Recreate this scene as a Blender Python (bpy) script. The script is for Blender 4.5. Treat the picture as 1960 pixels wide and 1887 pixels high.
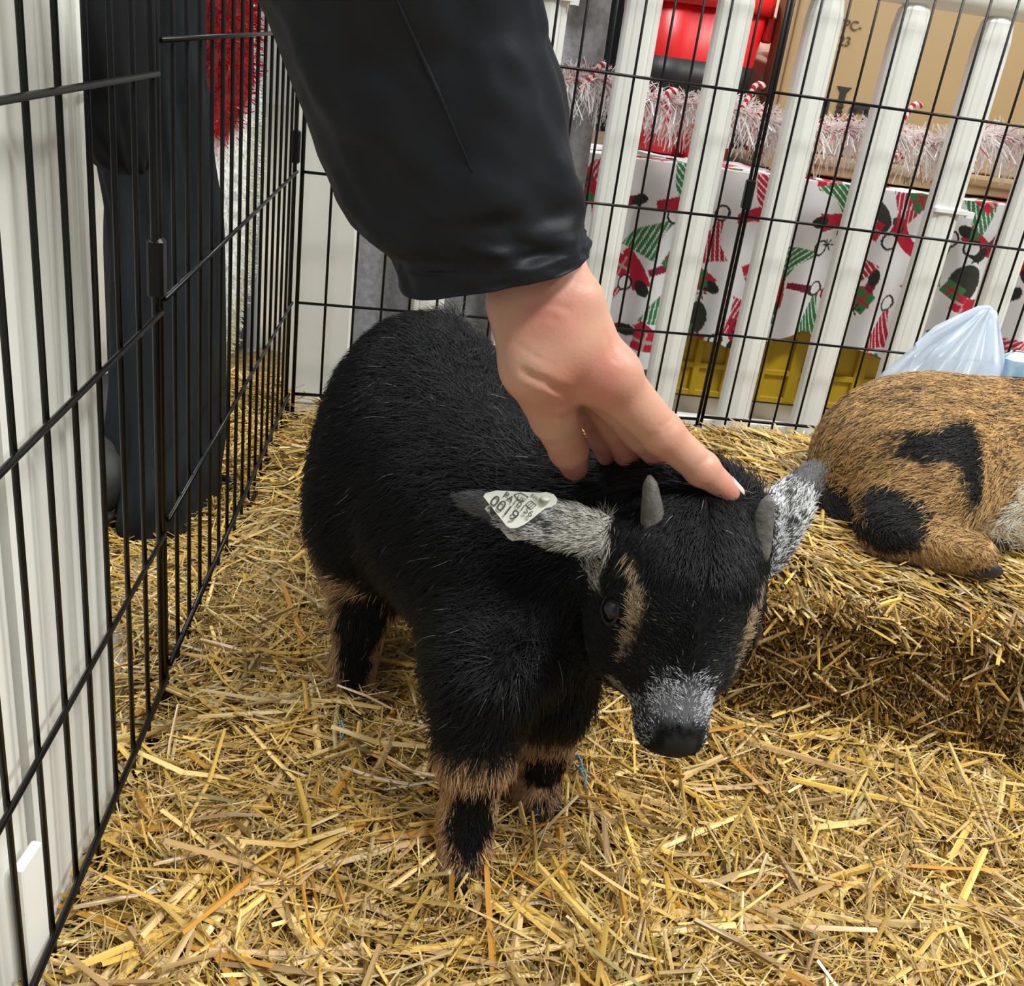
import bpy, math, random
import numpy as np
from mathutils import Vector, Matrix

for _o in list(bpy.data.objects):
    bpy.data.objects.remove(_o)
rng = np.random.default_rng(7)
random.seed(7)
scene = bpy.context.scene
COL = scene.collection

# ------------------------------------------------------------------ camera
F_PX, CX, CY, CAM_H = 1937.8, 980.0, 943.5, 0.54
PITCH, ROLL = math.radians(24.28), math.radians(8.06)
R0 = np.array([1.0, 0, 0])
U0 = np.array([0, math.sin(PITCH), math.cos(PITCH)])
FW = np.array([0, math.cos(PITCH), -math.sin(PITCH)])
XC = math.cos(ROLL) * R0 + math.sin(ROLL) * U0
YC = -math.sin(ROLL) * R0 + math.cos(ROLL) * U0
ZC = -FW
CAM = np.array([0, 0, CAM_H])
cd = bpy.data.cameras.new('camera')
cam = bpy.data.objects.new('camera', cd)
COL.objects.link(cam)
cam.matrix_world = Matrix(((XC[0], YC[0], ZC[0], CAM[0]), (XC[1], YC[1], ZC[1], CAM[1]), (XC[2], YC[2], ZC[2], CAM[2]), (0, 0, 0, 1)))
cd.sensor_fit = 'HORIZONTAL'
cd.sensor_width = 36.0
cd.lens = 36.0 * F_PX / 1960.0
cd.clip_start = 0.01
scene.camera = cam

# ------------------------------------------------------------------ light
w = bpy.data.worlds.new('hall_light')
scene.world = w
w.use_nodes = True
w.node_tree.nodes['Background'].inputs['Color'].default_value = (0.93, 0.97, 1.0, 1)
w.node_tree.nodes['Background'].inputs['Strength'].default_value = 0.30


def lamp(loc, target, size, power, color=(1, 1, 1)):
    ld = bpy.data.lights.new('ceiling_or_fill_lamp', 'AREA')
    ld.shape = 'RECTANGLE'
    ld.size, ld.size_y = size
    ld.energy = power
    ld.color = color
    o = bpy.data.objects.new('ceiling_or_fill_lamp', ld)
    COL.objects.link(o)
    o.location = loc
    o.rotation_euler = (Vector(target) - Vector(loc)).to_track_quat('-Z', 'Y').to_euler()
    return o


lamp((1.5, -0.5, 3.4), (0.3, 0.9, 0.2), (1.2, 0.4), 110, (0.98, 1.0, 0.96))
lamp((0.6, 2.7, 3.4), (0.2, 1.4, 0.2), (1.2, 0.4), 50, (0.98, 1.0, 0.97))
lamp((-1.7, 0.6, 3.4), (-0.4, 1.2, 0.2), (1.2, 0.4), 80, (0.96, 0.99, 1.0))
lamp((3.2, 0.9, 3.4), (0.0, 0.9, 0.2), (1.2, 0.4), 95, (0.98, 1.0, 0.96))  # added fill lamp far right, put in to brighten upright faces
scene.view_settings.view_transform = 'Standard'
scene.view_settings.look = 'None'
scene.view_settings.gamma = 1.0
scene.view_settings.use_curve_mapping = False
scene.view_settings.exposure = 0.24


# ------------------------------------------------------------------ helpers
def ray(x, y):
    dx, dy = x - CX, y - CY
    a = (dx * math.cos(ROLL) + dy * math.sin(ROLL)) / F_PX
    b = (dx * math.sin(ROLL) - dy * math.cos(ROLL)) / F_PX
    return FW + a * R0 + b * U0


def P(x, y, d):
    """point on the pixel's ray at distance d along the view axis"""
    return CAM + ray(x, y) * d


def PZ(x, y, z):
    r = ray(x, y)
    return CAM + r * ((z - CAM_H) / r[2])


def unit(v):
    v = np.asarray(v, float)
    return v / np.linalg.norm(v)


def px(n, d):
    """n photo pixels at distance d, in metres"""
    return n * d / F_PX


def link(o, parent=None):
    COL.objects.link(o)
    if parent is not None:
        o.parent = parent
    return o


def tag(o, label=None, cat=None, group=None, kind=None):
    for k, v in (('label', label), ('category', cat), ('group', group), ('kind', kind)):
        if v:
            o[k] = v
    return o


def empty(name, loc=(0, 0, 0), rz=0.0):
    o = bpy.data.objects.new(name, None)
    o.location = loc
    o.rotation_euler = (0, 0, rz)
    o.empty_display_size = 0.05
    return link(o)


def fast_mesh(name, V, Fc, col=None, smooth=True):
    V = np.ascontiguousarray(V, np.float32)
    Fc = np.ascontiguousarray(Fc, np.int32)
    me = bpy.data.meshes.new(name)
    m, k = Fc.shape
    me.vertices.add(len(V))
    me.vertices.foreach_set('co', V.ravel())
    me.loops.add(m * k)
    me.loops.foreach_set('vertex_index', Fc.ravel())
    me.polygons.add(m)
    me.polygons.foreach_set('loop_start', np.arange(0, m * k, k, dtype=np.int32))
    me.polygons.foreach_set('use_smooth', np.full(m, smooth))
    me.update(calc_edges=True)
    if col is not None:
        c = np.ones((len(V), 4), np.float32)
        c[:, :3] = col
        a = me.color_attributes.new('Col', 'FLOAT_COLOR', 'POINT')
        a.data.foreach_set('color', c.ravel())
    return me


def pymesh(name, V, Fc, smooth=False):
    me = bpy.data.meshes.new(name)
    me.from_pydata([tuple(map(float, v)) for v in V], [], [tuple(map(int, f)) for f in Fc])
    me.polygons.foreach_set('use_smooth', np.full(len(me.polygons), smooth))
    me.update()
    return me


def put(name, me, mat=None, parent=None, loc=(0, 0, 0)):
    o = bpy.data.objects.new(name, me)
    if mat and not me.materials:
        me.materials.append(mat)
    o.location = loc
    return link(o, parent)


class MB:
    """collects simple solids into one mesh"""

    def __init__(s):
        s.V, s.F = [], []

    def add(s, V, Fc):
        n = len(s.V)
        s.V += [tuple(v) for v in V]
        s.F += [tuple(i + n for i in f) for f in Fc]
        return s

    def box(s, c, h, ax=None, bev=0.0):
        """box centred at c with half sizes h along axes ax; chamfered vertical edges when bev > 0"""
        ax = np.eye(3) if ax is None else np.array(ax, float)
        c = np.array(c, float)
        b = min(bev, min(h) * 0.9)
        if b <= 0:
            V = [c + sx * h[0] * ax[0] + sy * h[1] * ax[1] + sz * h[2] * ax[2] for sz in (-1, 1) for sx, sy in ((-1, -1), (1, -1), (1, 1), (-1, 1))]
            return s.add(V, [(3, 2, 1, 0), (4, 5, 6, 7), (0, 1, 5, 4), (1, 2, 6, 5), (2, 3, 7, 6), (3, 0, 4, 7)])
        V, Fc = [], []
        ring = []
        for sx, sy in ((-1, -1), (1, -1), (1, 1), (-1, 1)):
            a = (sx * (h[0] - b), sy * h[1])
            d = (sx * h[0], sy * (h[1] - b))
            ring += [d, a] if sx * sy > 0 else [a, d]
        lv = [(-h[2], 1 - b / min(h[0], h[1])), (-h[2] + b, 1), (h[2] - b, 1), (h[2], 1 - b / min(h[0], h[1]))]
        for z, k in lv:
            for x, y in ring:
                if k < 1:
                    x -= math.copysign(b, x)
                    y -= math.copysign(b, y)
                V.append(c + x * ax[0] + y * ax[1] + z * ax[2])
        for j in range(3):
            for i in range(8):
                Fc.append((j * 8 + i, j * 8 + (i + 1) % 8, (j + 1) * 8 + (i + 1) % 8, (j + 1) * 8 + i))
        Fc += [tuple(range(7, -1, -1)), tuple(range(24, 32))]
        return s.add(V, Fc)

    def tube(s, pts, rad, seg=8, cap=True):
        pts = [np.array(p, float) for p in pts]
        n = len(pts)
        rad = [rad] * n if np.isscalar(rad) else rad
        V, Fc = [], []
        ref = None
        for i, p in enumerate(pts):
            t = unit(pts[min(i + 1, n - 1)] - pts[max(i - 1, 0)])
            if ref is None:
                ref = np.array([0, 0, 1.0]) if abs(t[2]) < 0.9 else np.array([1.0, 0, 0])
            x = unit(np.cross(ref, t))
            y = np.cross(t, x)
            ref = y
            for k in range(seg):
                a = 2 * math.pi * k / seg
                V.append(p + rad[i] * (math.cos(a) * x + math.sin(a) * y))
        for i in range(n - 1):
            for k in range(seg):
                Fc.append((i * seg + k, i * seg + (k + 1) % seg, (i + 1) * seg + (k + 1) % seg, (i + 1) * seg + k))
        if cap:
            Fc += [tuple(range(seg - 1, -1, -1)), tuple(range((n - 1) * seg, n * seg))]
        return s.add(V, Fc)

    def lathe(s, c, prof, seg=24, cap=True):
        c = np.array(c, float)
        V, Fc = [], []
        for r, z in prof:
            for k in range(seg):
                a = 2 * math.pi * k / seg
                V.append(c + np.array([r * math.cos(a), r * math.sin(a), z]))
        n = len(prof)
        for i in range(n - 1):
            for k in range(seg):
                Fc.append((i * seg + k, i * seg + (k + 1) % seg, (i + 1) * seg + (k + 1) % seg, (i + 1) * seg + k))
        if cap:
            Fc += [tuple(range(seg - 1, -1, -1)), tuple(range((n - 1) * seg, n * seg))]
        return s.add(V, Fc)

    def prism(s, poly, back):
        """polygon of world points, thickened by the vector back"""
        n = len(poly)
        A = [np.array(p, float) for p in poly]
        B = [p + np.array(back) for p in A]
        return s.add(A + B, [tuple(range(n)), tuple(range(2 * n - 1, n - 1, -1))] + [(i, n + i, n + (i + 1) % n, (i + 1) % n) for i in range(n)])

    def build(s, name, mat=None, parent=None, smooth=False, loc=(0, 0, 0)):
        return put(name, pymesh(name, s.V, s.F, smooth), mat, parent, loc)


def loft(rings, closed=True):
    """rings: (n, m, 3) -> V, quads"""
    R = np.array(rings)
    n, m, _ = R.shape
    i, k = np.meshgrid(np.arange(n - 1), np.arange(m if closed else m - 1), indexing='ij')
    k2 = (k + 1) % m
    Fc = np.stack([i * m + k, i * m + k2, (i + 1) * m + k2, (i + 1) * m + k], -1).reshape(-1, 4)
    return R.reshape(-1, 3), Fc


def vnoise(p, seed=0):
    """cheap smooth 3D value noise in -1..1 for arrays of points"""
    p = np.asarray(p, float) + seed * 17.31
    i = np.floor(p).astype(np.int64)
    f = p - i
    f = f * f * (3 - 2 * f)

    def hsh(a, b, c):
        n = (a * 374761393 + b * 668265263 + c * 2147483647 + seed * 974711) & 0xFFFFFFFF
        n = ((n ^ (n >> 13)) * 1274126177) & 0xFFFFFFFF
        return ((n ^ (n >> 16)) & 0xFFFF) / 32767.5 - 1
    out = 0
    for dx in (0, 1):
        for dy in (0, 1):
            for dz in (0, 1):
                wgt = (f[..., 0] if dx else 1 - f[..., 0]) * (f[..., 1] if dy else 1 - f[..., 1]) * (f[..., 2] if dz else 1 - f[..., 2])
                out = out + wgt * hsh(i[..., 0] + dx, i[..., 1] + dy, i[..., 2] + dz)
    return out


# lettering outlines
TEXTS = {}
for txt_ in ('A   TPC-', '7    23', 'R', '0019', 'PA10156', 'US', '840003'):
    cu_ = bpy.data.curves.new('t', 'FONT')
    cu_.body = txt_
    cu_.extrude = 0.01
    ob_ = bpy.data.objects.new('t', cu_)
    COL.objects.link(ob_)
    bpy.context.view_layer.update()
    TEXTS[txt_] = bpy.data.meshes.new_from_object(ob_.evaluated_get(bpy.context.evaluated_depsgraph_get()))
    bpy.data.objects.remove(ob_)
    bpy.data.curves.remove(cu_)


# ------------------------------------------------------------------ materials
MATS = {}


def mat(name, color, rough=0.5, spec=0.5, metal=0.0, vary=0.0, scale=40.0, bump=0.0, bscale=200.0, attr=None, sss=0.0, trans=0.0, color2=None, sheen=0.0):
    if name in MATS:
        return MATS[name]
    m = bpy.data.materials.new(name)
    m.use_nodes = True
    nt = m.node_tree
    b = nt.nodes['Principled BSDF']
    b.inputs['Base Color'].default_value = (*color, 1)
    b.inputs['Roughness'].default_value = rough
    b.inputs['Specular IOR Level'].default_value = spec
    b.inputs['Metallic'].default_value = metal
    if sheen:
        b.inputs['Sheen Weight'].default_value = sheen
    if sss:
        b.inputs['Subsurface Weight'].default_value = sss
        b.inputs['Subsurface Radius'].default_value = (0.012, 0.004, 0.002)
        b.inputs['Subsurface Scale'].default_value = 0.6
    if trans:
        b.inputs['Transmission Weight'].default_value = trans
    tc = nt.nodes.new('ShaderNodeTexCoord')
    src = None
    if attr:
        at = nt.nodes.new('ShaderNodeAttribute')
        at.attribute_name = attr
        src = at.outputs['Color']
        nt.links.new(src, b.inputs['Base Color'])
    if vary or color2:
        nz = nt.nodes.new('ShaderNodeTexNoise')
        nz.inputs['Scale'].default_value = scale
        nz.inputs['Detail'].default_value = 5
        nt.links.new(tc.outputs['Object'], nz.inputs['Vector'])
        mx = nt.nodes.new('ShaderNodeMix')
        mx.data_type = 'RGBA'
        rp = nt.nodes.new('ShaderNodeMapRange')
        rp.inputs['From Min'].default_value = 0.3
        rp.inputs['From Max'].default_value = 0.7
        nt.links.new(nz.outputs['Fac'], rp.inputs['Value'])
        nt.links.new(rp.outputs['Result'], mx.inputs['Factor'])
        c2 = color2 if color2 else tuple(c * (1 - vary) for c in color)
        if src:
            mx.blend_type = 'MULTIPLY'
            nt.links.new(src, mx.inputs['A'])
            mx.inputs['B'].default_value = (1 - vary, 1 - vary, 1 - vary, 1)
        else:
            mx.inputs['A'].default_value = (*color, 1)
            mx.inputs['B'].default_value = (*c2, 1)
        nt.links.new(mx.outputs['Result'], b.inputs['Base Color'])
    if bump:
        nb = nt.nodes.new('ShaderNodeTexNoise')
        nb.inputs['Scale'].default_value = bscale
        nb.inputs['Detail'].default_value = 4
        nt.links.new(tc.outputs['Object'], nb.inputs['Vector'])
        bp = nt.nodes.new('ShaderNodeBump')
        bp.inputs['Strength'].default_value = bump
        bp.inputs['Distance'].default_value = 0.002
        nt.links.new(nb.outputs['Fac'], bp.inputs['Height'])
        nt.links.new(bp.outputs['Normal'], b.inputs['Normal'])
    MATS[name] = m
    return m


M_WIRE = mat('black_coated_wire', (0.0035, 0.0035, 0.0035), 0.30, 0.28)
M_WHITE = mat('white_plastic', (0.83, 0.83, 0.79), 0.42, vary=0.06, scale=9, bump=0.05, bscale=60)
M_WHITE2 = mat('worn_white_plastic', (0.79, 0.78, 0.73), 0.5, vary=0.10, scale=5, bump=0.06, bscale=40)
M_STRAW = mat('straw', (0.5, 0.35, 0.1), 0.36, 0.5, attr='Col')
M_FUR = mat('fur', (0.02, 0.02, 0.02), 0.42, 0.26, attr='Col')
M_HIDE = mat('hide', (0.02, 0.02, 0.02), 0.8, 0.15, attr='Col')
M_VC = mat('printed_cloth', (0.8, 0.8, 0.8), 0.6, 0.3, attr='Col', bump=0.1, bscale=900)
M_TINSEL = mat('tinsel', (0.8, 0.8, 0.8), 0.35, 0.5, attr='Col')
_nt = M_TINSEL.node_tree
_tl = _nt.nodes.new('ShaderNodeBsdfTranslucent')
_mx = _nt.nodes.new('ShaderNodeMixShader')
_mx.inputs['Fac'].default_value = 0.42
_nt.links.new([n_ for n_ in _nt.nodes if n_.type == 'ATTRIBUTE'][0].outputs['Color'], _tl.inputs['Color'])
_nt.links.new(_nt.nodes['Principled BSDF'].outputs[0], _mx.inputs[1])
_nt.links.new(_tl.outputs[0], _mx.inputs[2])
_nt.links.new(_mx.outputs[0], _nt.nodes['Material Output'].inputs['Surface'])


# ------------------------------------------------------------------ implicit modelling
def prim_cone(a, b, r1, r2):
    a, b = np.asarray(a, float), np.asarray(b, float)
    ab = b - a
    L = ab @ ab

    def f(p):
        t = np.clip(((p - a) @ ab) / L, 0, 1)
        return np.linalg.norm(p - a - t[..., None] * ab, axis=-1) - (r1 + (r2 - r1) * t)
    return f


def prim_ell(c, r, ax=None):
    c, r = np.asarray(c, float), np.asarray(r, float)
    ax = np.eye(3) if ax is None else np.array([unit(v) for v in ax])

    def f(p):
        q = (p - c) @ ax.T
        k0 = np.linalg.norm(q / r, axis=-1)
        k1 = np.linalg.norm(q / (r * r), axis=-1) + 1e-9
        return k0 * (k0 - 1) / k1
    return f


def blend(prims):
    """prims: list of (function, k) joined with a smooth minimum"""
    def f(p):
        d = None
        for g, k in prims:
            e = g(p)
            if d is None:
                d = e
            elif k <= 0:
                d = np.minimum(d, e)
            else:
                h = np.maximum(k - np.abs(d - e), 0) / k
                d = np.minimum(d, e) - h * h * k * 0.25
        return d
    return f


def polygonise(f, lo, hi, h):
    lo, hi = np.array(lo, float), np.array(hi, float)
    n = np.ceil((hi - lo) / h).astype(int) + 1
    g = np.stack(np.meshgrid(*[lo[i] + h * np.arange(n[i]) for i in range(3)], indexing='ij'), -1)
    cg = g[::4, ::4, ::4]
    cv = f(cg.reshape(-1, 3)).reshape(cg.shape[:3])
    V = cv
    for ax_ in range(3):
        V = np.repeat(V, 4, ax_)
    V = V[2:, 2:, 2:] if 0 else V[:n[0], :n[1], :n[2]].copy()
    near = np.abs(V) < 9 * h
    V[near] = f(g[near])
    S = V < 0
    cs = [(i, j, k) for i in (0, 1) for j in (0, 1) for k in (0, 1)]

    def sub(A, c):
        return A[c[0]:n[0] - 1 + c[0], c[1]:n[1] - 1 + c[1], c[2]:n[2] - 1 + c[2]]
    cnt = sum(sub(S, c).astype(np.int8) for c in cs)
    act = (cnt > 0) & (cnt < 8)
    idx = np.full(act.shape, -1, np.int64)
    idx[act] = np.arange(act.sum())
    pos = np.zeros((act.sum(), 3))
    num = np.zeros(act.sum())
    for a in cs:
        for ax in range(3):
            if a[ax]:
                continue
            b = list(a)
            b[ax] = 1
            va, vb = sub(V, a)[act], sub(V, b)[act]
            x = (va < 0) != (vb < 0)
            t = np.where(x, va / np.where(va == vb, 1, va - vb), 0)
            q = np.tile(np.array(a, float), (len(t), 1))
            q[:, ax] += t
            pos[x] += q[x]
            num[x] += 1
    base = np.argwhere(act)
    pos = lo + h * (base + pos / num[:, None])
    quads = []
    for ax in range(3):
        b, c = (ax + 1) % 3, (ax + 2) % 3
        sl0, sl1 = [slice(None)] * 3, [slice(None)] * 3
        sl0[ax], sl1[ax] = slice(0, n[ax] - 1), slice(1, n[ax])
        A, B = S[tuple(sl0)], S[tuple(sl1)]
        e = np.argwhere(A != B)
        e = e[(e[:, b] > 0) & (e[:, c] > 0) & (e[:, b] < n[b] - 1) & (e[:, c] < n[c] - 1)]
        ins = A[tuple(e.T)]

        def cell(db, dc):
            q = e.copy()
            q[:, b] += db
            q[:, c] += dc
            return idx[tuple(q.T)]
        Q = np.stack([cell(-1, -1), cell(0, -1), cell(0, 0), cell(-1, 0)], 1)
        Q[~ins] = Q[~ins][:, ::-1]
        quads.append(Q)
    Q = np.concatenate(quads)
    Q = Q[(Q >= 0).all(1)]
    return pos, Q


def vert_normals(V, Q):
    n = np.cross(V[Q[:, 2]] - V[Q[:, 0]], V[Q[:, 3]] - V[Q[:, 1]])
    N = np.zeros_like(V)
    for k in range(4):
        np.add.at(N, Q[:, k], n)
    return N / (np.linalg.norm(N, axis=1, keepdims=True) + 1e-12)


def relax(V, Q, it=2, lam=0.5):
    e = np.concatenate([Q[:, [0, 1]], Q[:, [1, 2]], Q[:, [2, 3]], Q[:, [3, 0]]])
    for _ in range(it):
        S = np.zeros_like(V)
        c = np.zeros(len(V))
        np.add.at(S, e[:, 0], V[e[:, 1]])
        np.add.at(S, e[:, 1], V[e[:, 0]])
        np.add.at(c, e[:, 0], 1)
        np.add.at(c, e[:, 1], 1)
        V = V + lam * (S / c[:, None] - V)
    return V


def scatter(V, Q, N, n, weight=None):
    """n random points on the quads with their normals"""
    T = np.concatenate([Q[:, [0, 1, 2]], Q[:, [0, 2, 3]]])
    a = np.linalg.norm(np.cross(V[T[:, 1]] - V[T[:, 0]], V[T[:, 2]] - V[T[:, 0]]), axis=1)
    if weight is not None:
        a = a * weight(V[T].mean(1))
    t = T[rng.choice(len(T), n, p=a / a.sum())]
    u, v = rng.random(n), rng.random(n)
    s = u + v > 1
    u[s], v[s] = 1 - u[s], 1 - v[s]
    wgt = np.stack([1 - u - v, u, v], 1)[..., None]
    p = (V[t] * wgt).sum(1)
    nn = (N[t] * wgt).sum(1)
    return p, nn / (np.linalg.norm(nn, axis=1, keepdims=True) + 1e-9)


def strands(name, pts, rad, col, material, parent):
    """pts (n, k, 3) hair curves with a colour for each"""
    n, k, _ = pts.shape
    hc = bpy.data.hair_curves.new(name)
    hc.add_curves([k] * n)
    hc.attributes['position'].data.foreach_set('vector', np.ascontiguousarray(pts, np.float32).ravel())
    ra = hc.attributes.get('radius') or hc.attributes.new('radius', 'FLOAT', 'POINT')
    ra.data.foreach_set('value', np.ascontiguousarray(rad, np.float32).ravel())
    c = np.ones((n, 4), np.float32)
    c[:, :3] = col
    at = hc.attributes.new('Col', 'FLOAT_COLOR', 'CURVE')
    at.data.foreach_set('color', c.ravel())
    o = bpy.data.objects.new(name, hc)
    hc.materials.append(material)
    o['kind'] = 'stuff'
    return link(o, parent)


def fur(name, V, Q, N, n, flow, length, colour, parent, lift=0.45, r0=0.00022, weight=None, jitter=0.25, clump=0.3, cscale=110.0):
    p, nn = scatter(V, Q, N, n, weight)
    fl = flow(p, nn)
    cl = np.stack([vnoise(p * cscale, s) for s in (1, 2, 3)], 1)
    fl = fl + clump * cl + jitter * rng.normal(size=p.shape)
    fl -= (fl * nn).sum(1, keepdims=True) * nn
    fl /= np.linalg.norm(fl, axis=1, keepdims=True) + 1e-9
    L = length(p)[:, None] * (0.65 + 0.7 * rng.random((n, 1)))
    d0 = nn * lift + fl * (1 - lift)
    d0 /= np.linalg.norm(d0, axis=1, keepdims=True)
    d1 = d0 + fl * 0.55 + np.array([0, 0, -0.25])
    d1 /= np.linalg.norm(d1, axis=1, keepdims=True)
    d2 = d1 + fl * 0.3 + np.array([0, 0, -0.25]) + 0.18 * rng.normal(size=p.shape)
    d2 /= np.linalg.norm(d2, axis=1, keepdims=True)
    b = p - nn * 0.0012
    pts = np.stack([b, b + d0 * L * 0.35, b + d0 * L * 0.35 + d1 * L * 0.35, b + d0 * L * 0.35 + d1 * L * 0.35 + d2 * L * 0.3], 1)
    rad = np.tile(np.array([1.0, 0.95, 0.7, 0.12]) * r0, (n, 1))
    return strands(name, pts, rad, colour(p, nn), M_FUR, parent)


def sm(a, b, x):
    t = np.clip((x - a) / (b - a), 0, 1)
    return t * t * (3 - 2 * t)


# ================================================================== structure
def plane(name, pts, m):
    o = put(name, pymesh(name, pts, [(0, 1, 2, 3)]), m)
    return tag(o, kind='structure')


M_FLOOR = mat('hall_floor', (0.44, 0.39, 0.31), 0.45, color2=(0.38, 0.345, 0.285), scale=3.0)
plane('floor', [(-5, -1.5, 0), (5, -1.5, 0), (5, 6, 0), (-5, 6, 0)], M_FLOOR)
M_WALL = mat('hall_wall', (0.42, 0.41, 0.39), 0.7, vary=0.1, scale=2)
plane('wall_back', [(-5, 6, 0), (5, 6, 0), (5, 6, 3.9), (-5, 6, 3.9)], M_WALL)
plane('wall_left', [(-5, -1.5, 0), (-5, 6, 0), (-5, 6, 3.9), (-5, -1.5, 3.9)], M_WALL)

# ================================================================== black wire pen
CORNER = np.array([-0.3294, 1.3202])
LEFT_DIR = np.array([0.1122, -0.9937])
az = math.radians(76.79)
BACK_DIR = np.array([math.sin(az), math.cos(az)])
JOINT = CORNER + 0.6096 * BACK_DIR
az = math.radians(81.5)
RIGHT_DIR = np.array([math.sin(az), math.cos(az)])
LEFT_LEN = 0.662
LEFT_JOINT = CORNER + LEFT_LEN * LEFT_DIR
WIRE_Z = [0.016, 0.048, 0.177, 0.346, 0.508, 0.672, 0.84]

vw = MB().tube([(0, 0, 0.002), (0, 0, 0.845)], 0.0018, 8)
VW = pymesh('vertical_wire', vw.V, vw.F, True)
ew = MB().tube([(0, 0, 0.0), (0, 0, 0.85)], 0.0027, 8)
EW = pymesh('end_wire', ew.V, ew.F, True)
hw = MB().tube([(0, 0, 0), (0.6, 0, 0)], 0.0019, 8)
HW = pymesh('horizontal_wire', hw.V, hw.F, True)
hw2 = MB().tube([(0, 0, 0), (0.6, 0, 0)], 0.0024, 8)
HWF = pymesh('rail_wire', hw2.V, hw2.F, True)
clip = MB().box((0, 0, 0), (0.0065, 0.0055, 0.020), bev=0.002)
CLIP = pymesh('hinge_clip', clip.V, clip.F, False)
foot = MB().box((0, 0, 0), (0.006, 0.005, 0.016), bev=0.002)
FOOT = pymesh('foot_cap', foot.V, foot.F, False)


def wire_panel(start, direction, label, dz=0.0, inset=0.005, side=1, clip_start=True, length=0.6096, foot_start=True, drop=0.0):
    ang = math.atan2(direction[1], direction[0])
    root = empty('wire_pen_panel', (start[0], start[1], dz), ang)
    tag(root, label, 'pen panel', 'black wire pen panels')
    for i in range(17):
        x = inset + (length - 2 * inset) * i / 16
        end = i in (0, 16)
        put('end_wire' if end else 'vertical_wire', EW if end else VW, M_WIRE, root, (x, 0.0, 0))
    for j, z in enumerate(WIRE_Z):
        hwo = put('horizontal_wire', HWF if j < 2 else HW, M_WIRE, root, (inset, side * 0.0036, z - (drop if j > 3 else 0)))
        hwo.scale = ((length - 2 * inset) / 0.6, 1, 1)
    if clip_start:
        for z in (0.375, 0.73):
            put('hinge_clip', CLIP, M_WIRE, root, (0.001, 0, z))
    if foot_start:
        put('foot_cap', FOOT, M_WIRE, root, (0.001, 0, 0.018))
    return root


wire_panel(CORNER, LEFT_DIR, 'black wire pen panel beside the dark trousers and the tinsel', 0.0, length=LEFT_LEN)
wire_panel(LEFT_JOINT, LEFT_DIR, 'black wire pen panel in front of the white partition board', -0.007, length=LEFT_LEN, drop=0.012)
wire_panel(CORNER + 0.004 * BACK_DIR, BACK_DIR, 'black wire pen panel behind the black goat kid', 0.0, side=-1, clip_start=False, foot_start=False)
wire_panel(JOINT, RIGHT_DIR, 'black wire pen panel behind the brown goat and the plastic bag', 0.004, side=-1)

# loose wire loop on the floor outside
lp = [P(388 + 58 * (t ** 0.9) + (6 if s > 0 else -14) * math.sin(math.pi * min(1, t * 1.6)) * 1.2, 930 + 62 * t + s * 12 * min(1, t * 4), 1.19) for s in (-1, 1) for t in ([1, .75, .5, .25, .08, 0] if s < 0 else [0.08, .25, .5, .75, 1])]
lp = [(p[0], p[1], max(0.03, p[2])) for p in lp]
stake = MB().tube(lp, 0.003, 8).build('wire_stake', M_WIRE, None, True)
tag(stake, 'black wire loop of a floor stake lying in the straw outside the pen', 'wire stake')

# ================================================================== white picket fence behind the pen
NRM = np.array([-RIGHT_DIR[1], RIGHT_DIR[0]])       # away from the pen


def BK(s, off, z):
    """along the back fence line s metres from x = 0, off metres behind the wire"""
    b = JOINT + RIGHT_DIR * ((s - JOINT[0]) / RIGHT_DIR[0]) + NRM * off
    return np.array([b[0], b[1], z])


rz_back = math.atan2(RIGHT_DIR[1], RIGHT_DIR[0])
fence = empty('picket_fence', BK(0.2, 0.06, 0), rz_back)
tag(fence, 'white plastic picket fence behind the black wire panels', 'fence')
# picket: rounded front with a shallow groove on each side
prof = [(-0.0235, 0.012), (-0.0235, -0.004), (-0.020, -0.010), (-0.0155, -0.0112), (-0.0135, -0.0107), (-0.011, -0.0127), (0, -0.0145), (0.011, -0.0127), (0.0135, -0.0107), (0.0155, -0.0112), (0.020, -0.010), (0.0235, -0.004), (0.0235, 0.012)]
pm = MB()
zs = [0.0, 0.612, 0.636, 0.644]
kk = [1, 1, 0.85, 0.55]
V = [(x * (k if abs(x) > .01 else 1), y * k if y < 0 else y, z) for z, k in zip(zs, kk) for x, y in prof]
m_ = len(prof)
Fs = [(j * m_ + i, j * m_ + (i + 1) % m_, (j + 1) * m_ + (i + 1) % m_, (j + 1) * m_ + i) for j in range(3) for i in range(m_)] + [tuple(range(m_ - 1, -1, -1)), tuple(range(3 * m_, 4 * m_))]
PICK = pymesh('picket', V, Fs, False)


def loc_back(s):
    return (s - 0.2) / RIGHT_DIR[0]


for s in (-0.152, -0.031, 0.0915, 0.2145, 0.3375, 0.459, 0.580, 0.702, 0.825):
    put('picket', PICK, M_WHITE, fence, (loc_back(s), 0, 0))
MB().tube([(loc_back(-0.36), 0.004, 0.668), (loc_back(1.0), 0.004, 0.668)], 0.027, 16).build('top_rail', M_WHITE, fence, True)
MB().box(((loc_back(-0.36) + loc_back(1.0)) / 2, 0.022, 0.013), (0.69, 0.010, 0.012), bev=0.004).build('bottom_rail', M_WHITE, fence)
ep = MB()
ep.box((loc_back(-0.3045), -0.012, 0.33), (0.047, 0.011, 0.33), bev=0.004)
ep.build('end_panel', M_WHITE2, fence)
for s, z in ((0.585, 0.385), (-0.031, 0.588)):
    t_ = MB().box((loc_back(s), -0.003, z), (0.0262, 0.0145, 0.0035), bev=0.001)
    t_.box((loc_back(s) + 0.029, -0.014, z - 0.002), (0.006, 0.003, 0.0045))
    o = t_.build('cable_tie', mat('white_nylon', (0.85, 0.86, 0.85), 0.35), fence)

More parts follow.
